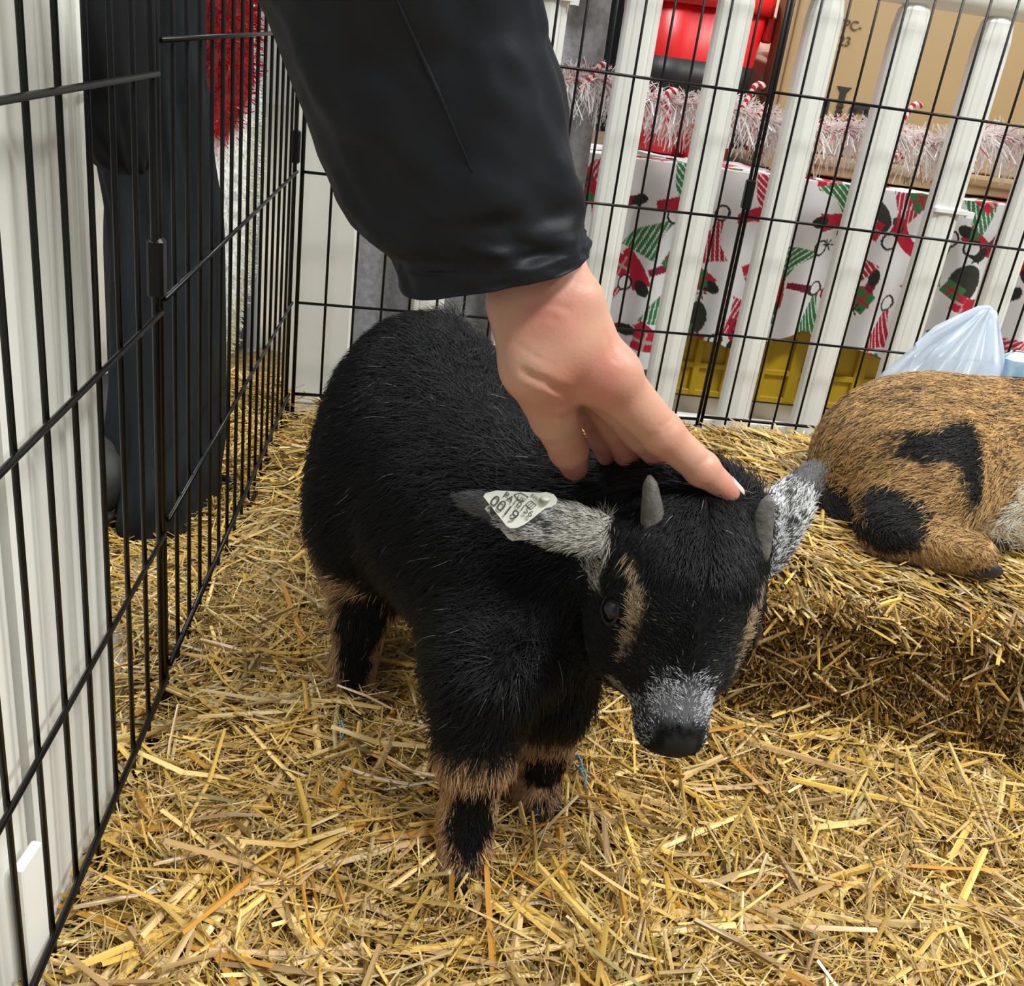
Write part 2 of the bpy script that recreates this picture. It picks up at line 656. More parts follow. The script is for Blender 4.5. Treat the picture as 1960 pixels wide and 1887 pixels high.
# ================================================================== white partition outside the left panels
NL = np.array([LEFT_DIR[1], -LEFT_DIR[0]])          # outward (to -x)


def LK(y, off, z):
    t = (y - CORNER[1]) / LEFT_DIR[1]
    b = CORNER + LEFT_DIR * t + NL * off
    return np.array([b[0], b[1], z])


def board(name, y0, y1, off, z0, z1, th, label, grooves=(), m=M_WHITE2):
    a, b = LK(y0, off + th / 2, 0), LK(y1, off + th / 2, 0)
    c = (a + b) / 2
    L = np.linalg.norm(b - a)
    root = empty(name, (c[0], c[1], 0), math.atan2(LEFT_DIR[1], LEFT_DIR[0]))
    tag(root, label, 'partition', 'white partition boards')
    mb = MB().box((0, 0, (z0 + z1) / 2), (L / 2, th / 2, (z1 - z0) / 2), bev=0.003)
    mb.build('board', m, root)
    for g0, g1, dp in grooves:
        x0 = -L / 2 + g0 * L
        x1 = -L / 2 + g1 * L
        r = MB().box(((x0 + x1) / 2, th / 2, (z0 + z1) / 2), ((x1 - x0) / 2, dp, (z1 - z0) / 2 - 0.002), bev=min(dp, .0015))
        r.build('edge_rib', M_WHITE, root)
    return root


board('partition_board', 0.552, 0.434, 0.010, 0.0, 0.95, 0.022, 'white ribbed partition board standing outside the left wire panel', ((0.0, 0.08, 0.0035), (0.11, 0.15, 0.0025), (0.17, 0.38, 0.002), (0.41, 0.44, 0.002)))
board('partition_board', 0.423, 0.12, 0.012, 0.0, 0.95, 0.020, 'plain white partition board beyond the dark gap in the partition')
dk = MB().box(LK(0.4285, 0.041, 0.20), (0.006, 0.03, 0.19)).build('gap_shade_block', mat('gap_shade_black', (0.01, 0.01, 0.01), 0.6))  # added black block, stands in for the shade inside the slit
tag(dk, 'black block added as the shade in the gap between the white boards', 'shade block')
ws = MB().box(LK(0.40, 0.004, 0.055), (0.003, 0.011, 0.055), bev=0.001).build('plastic_strip', M_WHITE)
tag(ws, 'short white plastic strip upright at the foot of the partition', 'plastic strip')

# ================================================================== behind the fence: low table, cloth, crate
BX = np.array([RIGHT_DIR[0], RIGHT_DIR[1], 0])
BY = np.array([NRM[0], NRM[1], 0])
BAX = (BX, BY, np.array([0, 0, 1.0]))
TABLE_Z = 0.385
tb = empty('low_table', BK(0.5, 0.45, 0))
tag(tb, 'low wooden table hidden under the printed holiday cloth', 'table')
M_WOOD = mat('plain_wood', (0.32, 0.22, 0.12), 0.6, vary=0.3, scale=14)


def child_box(name, c, h, m, parent, bev=0.0, ax=BAX, nm=None):
    o = MB().box(np.array(c) - np.array(parent.location), h, ax, bev).build(name, m, parent)
    return o


child_box('table_top', BK(0.52, 0.46, TABLE_Z - 0.012), (0.50, 0.245, 0.011), M_WOOD, tb, 0.003)
for s in (0.05, 0.99):
    for o_ in (0.25, 0.66):
        child_box('leg', BK(s, o_, (TABLE_Z - 0.023) / 2), (0.018, 0.018, (TABLE_Z - 0.023) / 2), M_WOOD, tb)

# printed cloth: lies on the table and hangs over the front
ns, nt_ = 640, 230
S = np.linspace(0.03, 1.0, ns)
T = np.linspace(-0.14, 0.345, nt_)
SS, TT = np.meshgrid(S, T, indexing='ij')
hem = 0.262 + 0.012 * np.sin(SS * 23) + 0.006 * np.sin(SS * 61 + 1) + 0.075 * (1 - sm(0.235, 0.27, SS)) + 0.02 * sm(.33, .36, SS) * (1 - sm(.36, .42, SS))
Tn = np.where(TT > 0, TT * hem / 0.345, TT)
fall = sm(0.0, 0.06, Tn)
fold = (0.011 * np.sin(SS * 52 + 2.2 * np.sin(SS * 9)) + 0.007 * np.sin(SS * 97 + 1.3) + 0.010 * vnoise(np.stack([SS * 9, Tn * 6, SS * 0], -1), 4)) * fall * (0.5 + Tn * 2.2)
off = np.where(Tn > 0, 0.205 - 0.012 * fall, 0.205 - Tn) + fold * (-1)
zz = TABLE_Z + 0.003 - np.maximum(Tn - 0.004, 0) + 0.002 * vnoise(np.stack([SS * 30, TT * 30, SS * 0], -1), 5)
base = JOINT[None, None] + RIGHT_DIR * ((SS[..., None] - JOINT[0]) / RIGHT_DIR[0]) + NRM * off[..., None]
CV = np.concatenate([base, zz[..., None]], -1)

# print in cloth coordinates
U_, V_ = SS / RIGHT_DIR[0], Tn
pc = np.full((ns, nt_, 3), (0.80, 0.80, 0.82))
RED, GRN, BLK, DRED = (0.48, 0.015, 0.04), (0.035, 0.20, 0.06), (0.02, 0.022, 0.02), (0.22, 0.01, 0.04)


def rot(u0, v0, a):
    x, y = (U_ - u0) / 1.68, (V_ - v0) / 1.68
    return x * math.cos(a) + y * math.sin(a), -x * math.sin(a) + y * math.cos(a)


def paint(mask, c):
    pc[mask] = c


def hat(u0, v0, a, c, s=1.0):
    x, y = rot(u0, v0, a)
    x, y = x / s, y / s
    wd = 0.017 * (1 - (y + 0.018) / 0.042)
    xc = 0.35 * np.clip(-y, 0, 1) + 9 * np.clip(-y - 0.0, 0, 1) ** 2
    m = (y > -0.024) & (y < 0.016) & (np.abs(x - xc + .004) < np.clip(0.017 * (y + 0.026) / 0.042, 0, 1) + 0.002)
    paint(m & (np.sin(x * 1400) > -0.75), c)
    pr = np.hypot(x - 0.009, y + 0.030)
    paint(pr < 0.007, (0.82, 0.82, 0.83))
    paint(np.abs(pr - 0.007) < 0.0010, BLK)


def gift(u0, v0, a, c, s=1.0):
    x, y = rot(u0, v0, a)
    x, y = x / s, y / s
    m = (np.abs(x) < 0.0125) & (np.abs(y) < 0.011)
    paint(m, c)
    paint(m & ((np.abs(x) < 0.0016) | (np.abs(y) < 0.0016)), (0.5, 0.35, 0.33) if c == RED else RED)


def limb(u0, v0, a, c, L=0.05, wd=0.006):
    x, y = rot(u0, v0, a)
    m = (np.abs(x) < L / 2) & (np.abs(y - 6 * x * x) < wd * (1.0 + 14 * x))
    paint(m, c)
    paint((np.hypot((x - L / 2) / 1.5, y - 6 * L * L / 4) < 0.0055), BLK)


def sack(u0, v0, a):
    x, y = rot(u0, v0, a)
    paint((np.hypot(x / 0.014, (y + 0.006) / 0.019) < 1), (0.035, 0.037, 0.03))


def flake(u0, v0):
    x, y = U_ - u0, V_ - v0
    r, th = np.hypot(x, y), np.arctan2(y, x)
    m = (r < 0.012) & (np.abs(np.sin(th * 3)) * r < 0.0028)
    m |= (np.abs(r - 0.008) < 0.001) & (np.abs(np.sin(th * 3)) < 0.6)
    paint(m & (r < 0.012), BLK)


cell = 0.122
k_ = 0
for i in range(-1, 9):
    for j in range(-2, 4):
        k_ = i * 5 + j * 3 + 20
        u0 = i * cell + (0.5 * cell if j % 2 else 0) + random.uniform(-.012, .012)
        v0 = j * 0.104 + 0.040 + random.uniform(-.010, .010)
        a = random.uniform(-0.9, 0.9) + (math.pi if random.random() < 0.25 else 0)
        c, c2 = (RED, GRN) if k_ % 2 else (GRN, RED)
        limb(u0 - 0.014 * math.cos(a), v0 + 0.030, a + 0.7, RED, 0.040, 0.0066)
        if k_ % 3:
            limb(u0 + 0.030, v0 + 0.024, a - 0.7, DRED, 0.030, 0.0040)
        hat(u0, v0 - 0.018, a, c)
        gift(u0 + 0.052 * math.cos(a + 2), v0 + 0.042 * math.sin(a + 2), a * 1.3, c2, .85)
        if k_ % 4 == 0:
            sack(u0 + 0.056, v0 + 0.008, a)
            gift(u0 + 0.064, v0 + 0.034, 0.3, RED, .8)
            gift(u0 + 0.042, v0 + 0.012, 0.5, GRN, 0.7)
        if k_ % 2 == 0:
            flake(u0 + 0.062, v0 - 0.046)
ii, jj = np.meshgrid(np.arange(ns - 1), np.arange(nt_ - 1), indexing='ij')
CF = np.stack([ii * nt_ + jj, ii * nt_ + jj + 1, (ii + 1) * nt_ + jj + 1, (ii + 1) * nt_ + jj], -1).reshape(-1, 4)
cl = put('tablecloth', fast_mesh('tablecloth', CV.reshape(-1, 3), CF, pc.reshape(-1, 3)), M_VC)
so = cl.modifiers.new('thickness', 'SOLIDIFY')
so.thickness = 0.0012
so.offset = 0
tag(cl, 'white tablecloth printed with red and green holiday hats and gifts', 'tablecloth')

# yellow crate under the table
M_YEL = mat('yellow_plastic', (0.62, 0.40, 0.012), 0.38, vary=0.12, scale=12)
cr = empty('plastic_crate', BK(0.50, 0.36, 0))
tag(cr, 'yellow plastic crate with recessed panels under the printed cloth', 'crate')
for (s0, s1) in ((0.265, 0.735),):
    sm_, hh = (s0 + s1) / 2, (s1 - s0) / 2
    child_box('crate_body', BK(sm_, 0.37, 0.155), (hh, 0.115, 0.155), M_YEL, cr, 0.006)
    for z in (0.005, 0.055, 0.125, 0.205, 0.30):
        child_box('rib', BK(sm_, 0.253, z + 0.003), (hh + 0.002, 0.0055, 0.0055 if z else 0.008), M_YEL, cr, 0.0015)
    for i in range(9):
        child_box('rib', BK(s0 + (s1 - s0) * i / 8, 0.253, 0.155), (0.006 if i % 2 else 0.010, 0.0065, 0.15), M_YEL, cr, 0.0015)
    for i in range(4):
        child_box('panel', BK(s0 + (s1 - s0) * (i + .5) / 4, 0.2535, 0.165), (0.022, 0.003, 0.026), M_YEL, cr, 0.001)
    child_box('rim', BK(sm_, 0.37, 0.318), (hh + 0.012, 0.127, 0.010), M_YEL, cr, 0.003)

# red bucket with a black belt
M_RED = mat('red_plastic', (0.62, 0.008, 0.010), 0.33, vary=0.1, scale=6)
M_BLKP = mat('black_band', (0.012, 0.011, 0.012), 0.45)
bk = empty('bucket', BK(0.248, 0.405, TABLE_Z + 0.006))
tag(bk, 'red plastic bucket with a wide black belt band on the table', 'bucket')


def fluted(prof, seg=96, amp=0.0012):
    V, Fc = [], []
    for r, z in prof:
        for k in range(seg):
            a = 2 * math.pi * k / seg
            rr = r + amp * math.copysign(abs(math.sin(a * 9)) ** .5, math.sin(a * 9))
            V.append((rr * math.cos(a), rr * math.sin(a), z))
    n = len(prof)
    for i in range(n - 1):
        for k in range(seg):
            Fc.append((i * seg + k, i * seg + (k + 1) % seg, (i + 1) * seg + (k + 1) % seg, (i + 1) * seg + k))
    return V, Fc


r_at = lambda z: 0.098 + 0.022 * z / 0.25
Vb, Fb = fluted([(0.001, 0.0), (r_at(0), 0.0), (r_at(.085), .085), (r_at(.25), .25), (r_at(.25) - .004, .25), (r_at(0.01) - .004, .01), (0.001, .01)])
put('shell', pymesh('shell', Vb, Fb, True), M_RED, bk)
Vb, Fb = fluted([(r_at(.078) - .002, .086), (r_at(.086) + .0022, .086), (r_at(.145) + .0022, .145), (r_at(.145) - .002, .145)])
put('belt_band', pymesh('belt_band', Vb, Fb, True), M_BLKP, bk)
MB().lathe((0, 0, 0), [(r_at(.22) + .001, .222), (r_at(.25) + .006, .224), (r_at(.25) + .006, .252), (r_at(.25) - .005, .254), (r_at(.25) - .005, .245)], 48, False).build('rim', M_RED, bk, True)
MB().box((r_at(.2) + .006, -0.01, .205), (0.008, 0.014, 0.020), bev=.003).build('handle_lug', M_RED, bk)

# cardboard boxes
M_CARD = mat('cardboard', (0.39, 0.27, 0.14), 0.75, color2=(0.36, 0.24, 0.11), scale=5, bump=0.04, bscale=120)
M_CARD2 = mat('cardboard_edge', (0.22, 0.11, 0.055), 0.8)
M_INK = mat('printing_ink', (0.02, 0.018, 0.015), 0.7)
M_INK2 = mat('faded_ink', (0.10, 0.06, 0.03), 0.8)
bx = empty('cardboard_box', BK(0.62, 0.45, TABLE_Z + 0.005))
tag(bx, 'large brown cardboard box with black printing on the table', 'cardboard box')
child_box('carton', BK(0.667, 0.346, TABLE_Z + 0.037 + 0.19), (0.292, 0.026, 0.19), M_CARD, bx, 0.003)
child_box('seam_edge', BK(0.411, 0.3185, TABLE_Z + 0.227), (0.0011, 0.0012, 0.188), M_CARD2, bx)
child_box('seam_edge', BK(0.388, 0.3185, TABLE_Z + 0.227), (0.0010, 0.0012, 0.188), M_CARD2, bx)
child_box('side_flap', BK(0.3735, 0.347, TABLE_Z + 0.227), (0.0012, 0.024, 0.186), mat('cardboard_side', (0.26, 0.12, 0.06), 0.8), bx)


def letters(txt, o, xd, yd, size, m, parent, name='printed_text', ext=0.0004):
    x, y = unit(xd), np.array(yd, float)
    y = unit(y - (y @ x) * x)
    z = np.cross(x, y)
    o = np.array(o) - np.array(parent.location)
    me = TEXTS[txt].copy()
    me.transform(Matrix.Diagonal((size, size, ext / .01, 1)))
    me.transform(Matrix(((x[0], y[0], z[0], o[0]), (x[1], y[1], z[1], o[1]), (x[2], y[2], z[2], o[2]), (0, 0, 0, 1))))
    me.name = name
    return put(name, me, m, parent)


ZUP = np.array([0, 0, 1.0])
letters('A   TPC-', BK(0.425, 0.3188, 0.612), BX, ZUP, 0.020, M_INK2, bx)
letters('7    23', BK(0.433, 0.3188, 0.588), BX, ZUP, 0.020, M_INK2, bx)
oz = np.array(bx.location)
for glyph in (((0.448, .488, .006, .017), (0.459, .500, .012, .006), (0.468, .488, .006, .017)), ((0.528, .498, .016, .006), (0.516, .482, .006, .017), (0.541, .480, .006, .019))):
    g = MB()
    for s, z, hx, hz in glyph:
        g.box(BK(s, 0.3186, z) - oz, (hx, 0.0004, hz), BAX)
    g.build('printed_letter', M_INK, bx)
sc_ = MB().prism([BK(s, 0.3186, z) - oz for s, z in ((.480, .528), (.505, .528), (.498, .519), (.496, .470), (.4925, .462), (.489, .470), (.487, .519))], BY * 0.0006)
for i in range(5):
    sc_.box(BK(0.4925, 0.3183, 0.474 + i * .008) - oz, (0.0062, 0.0005, 0.0016), BAX)
sc_.build('printed_screw', M_INK, bx)

lb = empty('cardboard_box', BK(0.68, 0.29, TABLE_Z + 0.005))
tag(lb, 'flat cardboard carton lying under the large cardboard box', 'cardboard box')
child_box('carton', BK(0.675, 0.315, TABLE_Z + 0.0220), (0.30, 0.065, 0.0135), M_CARD, lb, 0.002)
child_box('seam_edge', BK(0.675, 0.2485, TABLE_Z + 0.0235), (0.298, 0.0009, 0.0009), M_CARD2, lb)
letters('R', BK(0.60, 0.2488, TABLE_Z + 0.0115), BX, ZUP, 0.018, M_INK2, lb)

# person in black behind the table, a bare hand beside the box
M_BLACKCLOTH = mat('black_cloth', (0.004, 0.0045, 0.006), 0.8, 0.2, vary=0.3, scale=20, bump=0.1, bscale=500)
M_SKIN = mat('skin', (0.60, 0.345, 0.255), 0.46, 0.35, sss=0.10, color2=(0.56, 0.27, 0.20), scale=38, bump=0.10, bscale=420)

# ================================================================== garland of white tinsel strips with candy canes
gar = empty('tinsel_garland', BK(0.33, 0.10, 0.47))
tag(gar, 'white tinsel garland with red and white candy canes along the pickets', 'garland')
og = np.array(gar.location)


def gar_c(s):
    return BK(s, 0.112 + 0.008 * math.sin(s * 21), 0.478 + 0.010 * math.sin(s * 9 + 1.2) + 0.006 * math.sin(s * 31))


core = [gar_c(s) - og for s in np.linspace(-0.03, 0.95, 60)]
MB().tube(core, 0.004, 8).build('core', mat('garland_core', (0.62, 0.30, 0.30), 0.5), gar, True)
n = 6800
s_ = rng.uniform(-0.03, 0.95, n)
c0 = np.array([gar_c(s) for s in s_]) - og
ang = rng.uniform(0, 2 * math.pi, n)
rad_ = np.stack([np.cos(ang)[:, None] * BY + np.sin(ang)[:, None] * ZUP], 0)[0]
rad_ += BX * rng.normal(0, .55, (n, 1))
rad_ /= np.linalg.norm(rad_, axis=1, keepdims=True)
L = rng.uniform(0.026, 0.056, (n, 1)) * (1 - 0.25 * (rad_[:, 2:3] > 0))
droop = np.array([0, 0, -1.0]) * (L * 0.30)
sd = np.cross(rad_, rng.normal(size=(n, 3)))
sd /= np.linalg.norm(sd, axis=1, keepdims=True)
wd = rng.uniform(0.0005, 0.0010, (n, 1))
m1 = c0 + rad_ * L * 0.55 + droop * 0.2
e1 = c0 + rad_ * L + droop
GV = np.stack([c0 - sd * wd, c0 + sd * wd, m1 + sd * wd, m1 - sd * wd, e1 + sd * wd, e1 - sd * wd], 1).reshape(-1, 3)
b6 = np.arange(n)[:, None] * 6
GF = np.concatenate([b6 + [0, 1, 2, 3], b6 + [3, 2, 4, 5]])
gc = np.where(rng.random((n, 1)) < 0.05, np.array([[0.62, 0.03, 0.05]]), np.array([[0.93, 0.90, 0.90]]))
gs = put('strips', fast_mesh('strips', GV, GF, np.repeat(gc, 6, 0), False), M_TINSEL, gar)
gs['kind'] = 'stuff'
M_CANE = bpy.data.materials.new('candy_stripe')
M_CANE.use_nodes = True
_nt = M_CANE.node_tree
_tc = _nt.nodes.new('ShaderNodeTexCoord')
_wv = _nt.nodes.new('ShaderNodeTexWave')
_wv.inputs['Scale'].default_value = 48
_wv.bands_direction = 'DIAGONAL'
_cr = _nt.nodes.new('ShaderNodeValToRGB')
_cr.color_ramp.interpolation = 'CONSTANT'
_cr.color_ramp.elements[0].color = (0.85, 0.82, 0.8, 1)
_cr.color_ramp.elements[1].position = 0.5
_cr.color_ramp.elements[1].color = (0.6, 0.01, 0.02, 1)
_nt.links.new(_tc.outputs['Object'], _wv.inputs['Vector'])
_nt.links.new(_wv.outputs['Fac'], _cr.inputs['Fac'])
_nt.links.new(_cr.outputs['Color'], _nt.nodes['Principled BSDF'].inputs['Base Color'])
_nt.nodes['Principled BSDF'].inputs['Roughness'].default_value = 0.3
for s, dz, tilt in ((0.045, .005, .6), (0.155, .0, -.3), (0.268, .022, .35), (0.292, -.008, -.45), (0.50, .03, .45), (0.495, -.040, .5), (0.71, .01, -.3)):
    c = gar_c(s) - og - BY * 0.012
    d = np.array([math.sin(tilt), math.cos(tilt)])
    pts = [c + BX * d[0] * t + ZUP * (d[1] * t + dz) for t in (-0.026, -0.012, 0.0, 0.010)]
    hd_ = 0.008
    top = pts[-1]
    for a in (35, 75, 115, 150):
        pts.append(top + BX * (hd_ - hd_ * math.cos(math.radians(a))) * 1.0 + ZUP * hd_ * math.sin(math.radians(a)))
    MB().tube(pts, 0.0042, 10).build('candy_cane', M_CANE, gar, True)

# grey plush cloth hanging behind the pickets
ns2, nz2 = 120, 60
S2, Z2 = np.meshgrid(np.linspace(-0.30, 0.06, ns2), np.linspace(0.004, 0.95, nz2), indexing='ij')
of2 = 0.115 + 0.018 * np.sin(S2 * 46) + 0.010 * np.sin(S2 * 87 + Z2 * 3) + 0.006 * vnoise(np.stack([S2 * 20, Z2 * 9, S2 * 0], -1), 8)
b2 = JOINT + RIGHT_DIR * ((S2[..., None] - JOINT[0]) / RIGHT_DIR[0]) + NRM * of2[..., None]
i2, j2 = np.meshgrid(np.arange(ns2 - 1), np.arange(nz2 - 1), indexing='ij')
F2 = np.stack([i2 * nz2 + j2, i2 * nz2 + j2 + 1, (i2 + 1) * nz2 + j2 + 1, (i2 + 1) * nz2 + j2], -1).reshape(-1, 4)
M_FELT = mat('grey_plush', (0.42, 0.42, 0.44), 0.95, 0.1, vary=0.35, scale=110, bump=0.5, bscale=300, sheen=0.3)
dr = put('grey_drape', fast_mesh('grey_drape', np.concatenate([b2, Z2[..., None]], -1).reshape(-1, 3), F2), M_FELT)
so = dr.modifiers.new('thickness', 'SOLIDIFY')
so.thickness = 0.003
tag(dr, 'grey plush cloth hanging in folds behind the white pickets', 'cloth')

# grey post beside the corner of the pen
po = MB().lathe((-0.475, 1.62, 0), [(0.035, 0), (0.035, 0.006), (0.016, 0.010), (0.016, 1.3), (0.012, 1.305)], 20).build('metal_post', mat('grey_metal', (0.36, 0.37, 0.41), 0.4, metal=0.5), None, True)
tag(po, 'slim grey metal post behind the tinsel decoration', 'post')

# ================================================================== red and white tinsel decoration outside the corner
tz = empty('tinsel_decoration', (-0.446, 1.325, 0.0))
tag(tz, 'tall red and white tinsel decoration tapering to a point outside the pen', 'decoration')


def tin_r(z):
    return np.interp(z, [0.075, 0.11, 0.2, 0.32, 0.42, 0.50, 0.75, 0.95], [0.016, 0.040, 0.060, 0.070, 0.070, 0.066, 0.054, 0.02])


tax = (np.array([LEFT_DIR[0], LEFT_DIR[1], 0]) * -1, np.array([NL[0], NL[1], 0]))
rings = []
for z in np.linspace(0.085, 0.95, 36):
    r = float(tin_r(z)) * 0.86
    rings.append([np.array([0, 0, z]) + r * (math.cos(a) * tax[0] + math.sin(a) * tax[1]) for a in np.linspace(0, 2 * math.pi, 21)[:-1]])
V, Fc = loft(rings)
zc = V[:, 2]
edge = 0.455 + 0.10 * (V @ tax[0] / 0.06)
cc = np.where((zc > edge)[:, None], np.array([[0.20, 0.004, 0.004]]), np.array([[0.93, 0.93, 0.90]]))
put('core', fast_mesh('core', V, Fc, cc), mat('tinsel_core', (0.5, 0.5, 0.5), 0.8, attr='Col'), tz)
MB().tube([(0, 0, 0.0), (0, 0, 0.1)], 0.006, 10).build('stem', M_WHITE, tz, True)
MB().lathe((0, 0, 0), [(0.05, 0), (0.05, 0.006), (0.008, 0.012)], 24).build('base', M_WHITE, tz, True)
n = 15000
z = 0.088 + 0.86 * rng.random(n)
a = rng.uniform(0, 2 * math.pi, n)
r = tin_r(z) * 0.88
dirs = np.cos(a)[:, None] * tax[0] + np.sin(a)[:, None] * tax[1]
p0 = dirs * r[:, None]
p0[:, 2] = z
dd = dirs + rng.normal(0, .5, (n, 3)) + np.array([0, 0, -0.45])
dd /= np.linalg.norm(dd, axis=1, keepdims=True)
L = rng.uniform(0.006, 0.016, (n, 1))
sd = np.cross(dd, rng.normal(size=(n, 3)))
sd /= np.linalg.norm(sd, axis=1, keepdims=True)
wd = 0.0007
TV = np.stack([p0 - sd * wd, p0 + sd * wd, p0 + dd * L + sd * wd, p0 + dd * L - sd * wd], 1).reshape(-1, 3)
TF = np.arange(n * 4).reshape(-1, 4)
redm = z > 0.455 + 0.10 * (p0 @ tax[0]) / 0.06 + rng.normal(0, .006, n)
tc = np.where(redm[:, None], np.array([[0.50, 0.006, 0.008]]), np.array([[0.90, 0.91, 0.90]]))
pale = (~redm) & (np.abs(p0 @ tax[0] + .01) < .012) & (z < .40)
tc[pale] = (0.74, 0.71, 0.52)
ts = put('strands', fast_mesh('strands', TV, TF, np.repeat(tc, 4, 0), False), M_TINSEL, tz)
ts['kind'] = 'stuff'

# ================================================================== person standing outside the left panels
M_TROU = mat('dark_trousers', (0.0125, 0.0155, 0.018), 0.75, 0.15, vary=0.25, scale=18, bump=0.15, bscale=600)
M_BOOT = mat('dark_leather', (0.030, 0.028, 0.026), 0.6, 0.35, vary=0.3, scale=30, bump=0.2, bscale=120)
M_SOLE = mat('black_sole', (0.008, 0.008, 0.008), 0.6)
pr_root = empty('person', (-0.42, 1.06, 0))
tag(pr_root, 'person in dark slate trousers and black coat standing outside the pen', 'person')
pl = np.array(pr_root.location)
FA = np.array([-LEFT_DIR[0], -LEFT_DIR[1], 0])      # along the fence, away from the camera
FN = np.array([NL[0], NL[1], 0])


def sleeve_tube(stations, seg=72, folds=0.004, fs=3.0, seed=11):
    """stations: (centre, half vector across, half vector deep)"""
    out = []
    cs = [np.array(s[0], float) for s in stations]
    n = len(cs)
    tt = np.linspace(0, n - 1, (n - 1) * 8 + 1)
    for t in tt:
        i = min(int(t), n - 2)
        f = t - i

        def cub(k):
            p = [np.array(stations[min(max(i + q, 0), n - 1)][k], float) for q in (-1, 0, 1, 2)]
            return 0.5 * (2 * p[1] + (p[2] - p[0]) * f + (2 * p[0] - 5 * p[1] + 4 * p[2] - p[3]) * f * f + (3 * p[1] - p[0] - 3 * p[2] + p[3]) * f ** 3)
        c, a, b = cub(0), cub(1), cub(2)
        th = np.linspace(0, 2 * math.pi, seg + 1)[:-1]
        ca, sa = np.cos(th), np.sin(th)
        ring = c + ca[:, None] * a + sa[:, None] * b
        q = np.stack([ca * fs, sa * fs, np.full(seg, t * 0.9)], 1)
        ring += (ca[:, None] * unit(a) + sa[:, None] * unit(b)) * (folds * vnoise(q, seed) + folds * .5 * vnoise(q * 2.2, seed + 1))[:, None]
        out.append(ring)
    return out


def capped(rings):
    V, Fc = loft(rings)
    m = len(rings[0])
    c0, c1 = rings[0].mean(0), rings[-1].mean(0)
    V = np.concatenate([V, [c0, c1]])
    k = np.arange(m)
    n0, n1 = len(V) - 2, len(V) - 1
    last = (len(rings) - 1) * m
    T0 = np.stack([np.full(m, n0), (k + 1) % m, k, np.full(m, n0)], 1)
    T1 = np.stack([np.full(m, n1), last + k, last + (k + 1) % m, np.full(m, n1)], 1)
    me_f = [tuple(f) for f in Fc] + [tuple(t[:3]) for t in np.concatenate([T0, T1])]
    return V, me_f


legs = []
for dx, dy in ((0.0, 0.0), (-0.17, 0.50)):
    st = []
    for z, cx, cy, hw_, hd2 in ((0.014, -.385, 1.02, .108, .045), (0.05, -.386, 1.022, .106, .048), (0.14, -.392, 1.045, .088, .054), (0.30, -.404, 1.072, .070, .056), (0.42, -.416, 1.078, .062, .054), (0.55, -.426, 1.085, .062, .056), (0.70, -.432, 1.10, .075, .070), (0.90, -.43, 1.11, .10, .09)):
        st.append((np.array([cx + dx, cy + dy, z]), FA * hw_, FN * hd2))
    V, Fc = capped(sleeve_tube(st, 96, .011, 3.4, 21 + int(dx * -10)))
    legs.append(put('trouser_leg', pymesh('trouser_leg', V - pl, Fc, True), M_TROU, pr_root))
# coat hanging over the legs
st = []
for z, cx, cy, hw_, hd2 in ((0.385, -.375, .905, .012, .010), (0.395, -.376, .898, .030, .022), (0.44, -.380, .888, .050, .03), (0.52, -.385, .875, .072, .035), (0.66, -.44, .90, .10, .07), (0.85, -.47, .98, .17, .12), (1.1, -.50, 1.08, .23, .15)):
    st.append((np.array([cx, cy, z]), FA * hw_, FN * hd2))
V, Fc = capped(sleeve_tube(st, 56, .006, 2.5, 31))
put('coat', pymesh('coat', V - pl, Fc, True), M_BLACKCLOTH, pr_root)
# boot
bc = np.array([-0.440, 0.985, 0])
f = blend([(prim_ell(bc + [0, 0, 0.058], (0.052, 0.075, 0.05)), 0), (prim_ell(bc + FA * 0.05 + [0, 0, 0.075], (0.05, 0.06, 0.06)), 0.02), (prim_cone(bc + FA * 0.06 + [0, 0, .08], bc + FA * 0.07 + [0, 0, .10], .042, .042), .02)])
V, Q = polygonise(f, bc + [-.08, -.11, -.002], bc + [.09, .18, .22], 0.006)
V[:, 2] = np.maximum(V[:, 2], 0.028)
V = relax(V, Q, 1)
bo = put('boot', fast_mesh('boot', V - pl, Q), M_BOOT, pr_root)
sole = []
for zz_, k in ((0.001, .97), (0.030, 1.0), (0.034, .97)):
    sole.append(np.array([[bc[0] + 0.056 * k * math.cos(a), bc[1] + 0.03 + 0.112 * k * math.sin(a), zz_] for a in np.linspace(0, 2 * math.pi, 33)[:-1]]))
V, Fc = capped(sole)
put('sole', pymesh('sole', V - pl, Fc, True), M_SOLE, bo)

# ================================================================== person behind the table (dark clothing, one hand)
p2 = empty('person', BK(0.36, 0.80, 0))
tag(p2, 'person in black behind the table with a bare hand beside the cardboard box', 'person')
q2 = np.array(p2.location)
st = [(BK(0.36, 0.82, z), BX * hw_, BY * hd2) for z, hw_, hd2 in ((0.01, .15, .09), (0.4, .17, .10), (0.75, .19, .11), (1.0, .17, .10), (1.25, .22, .11), (1.40, .12, .08))]
V, Fc = capped(sleeve_tube(st, 56, .010, 2.5, 41))
put('clothing', pymesh('clothing', V - q2, Fc, True), M_BLACKCLOTH, p2)
hb = BK(0.393, 0.46, 0.522)
prims = [(prim_ell(hb, (0.026, 0.036, 0.030)), 0)]
for i in range(4):
    k0 = hb + np.array([-0.020, -0.022, 0.026 - i * .016])
    k1 = hb + np.array([0.004 - .002 * i, -0.040, 0.020 - i * .0165])
    k2 = hb + np.array([0.026, -0.030, 0.016 - i * .016])
    prims += [(prim_cone(k0, k1, .0098, .0092), .006), (prim_cone(k1, k2, .0092, .0075), .003)]
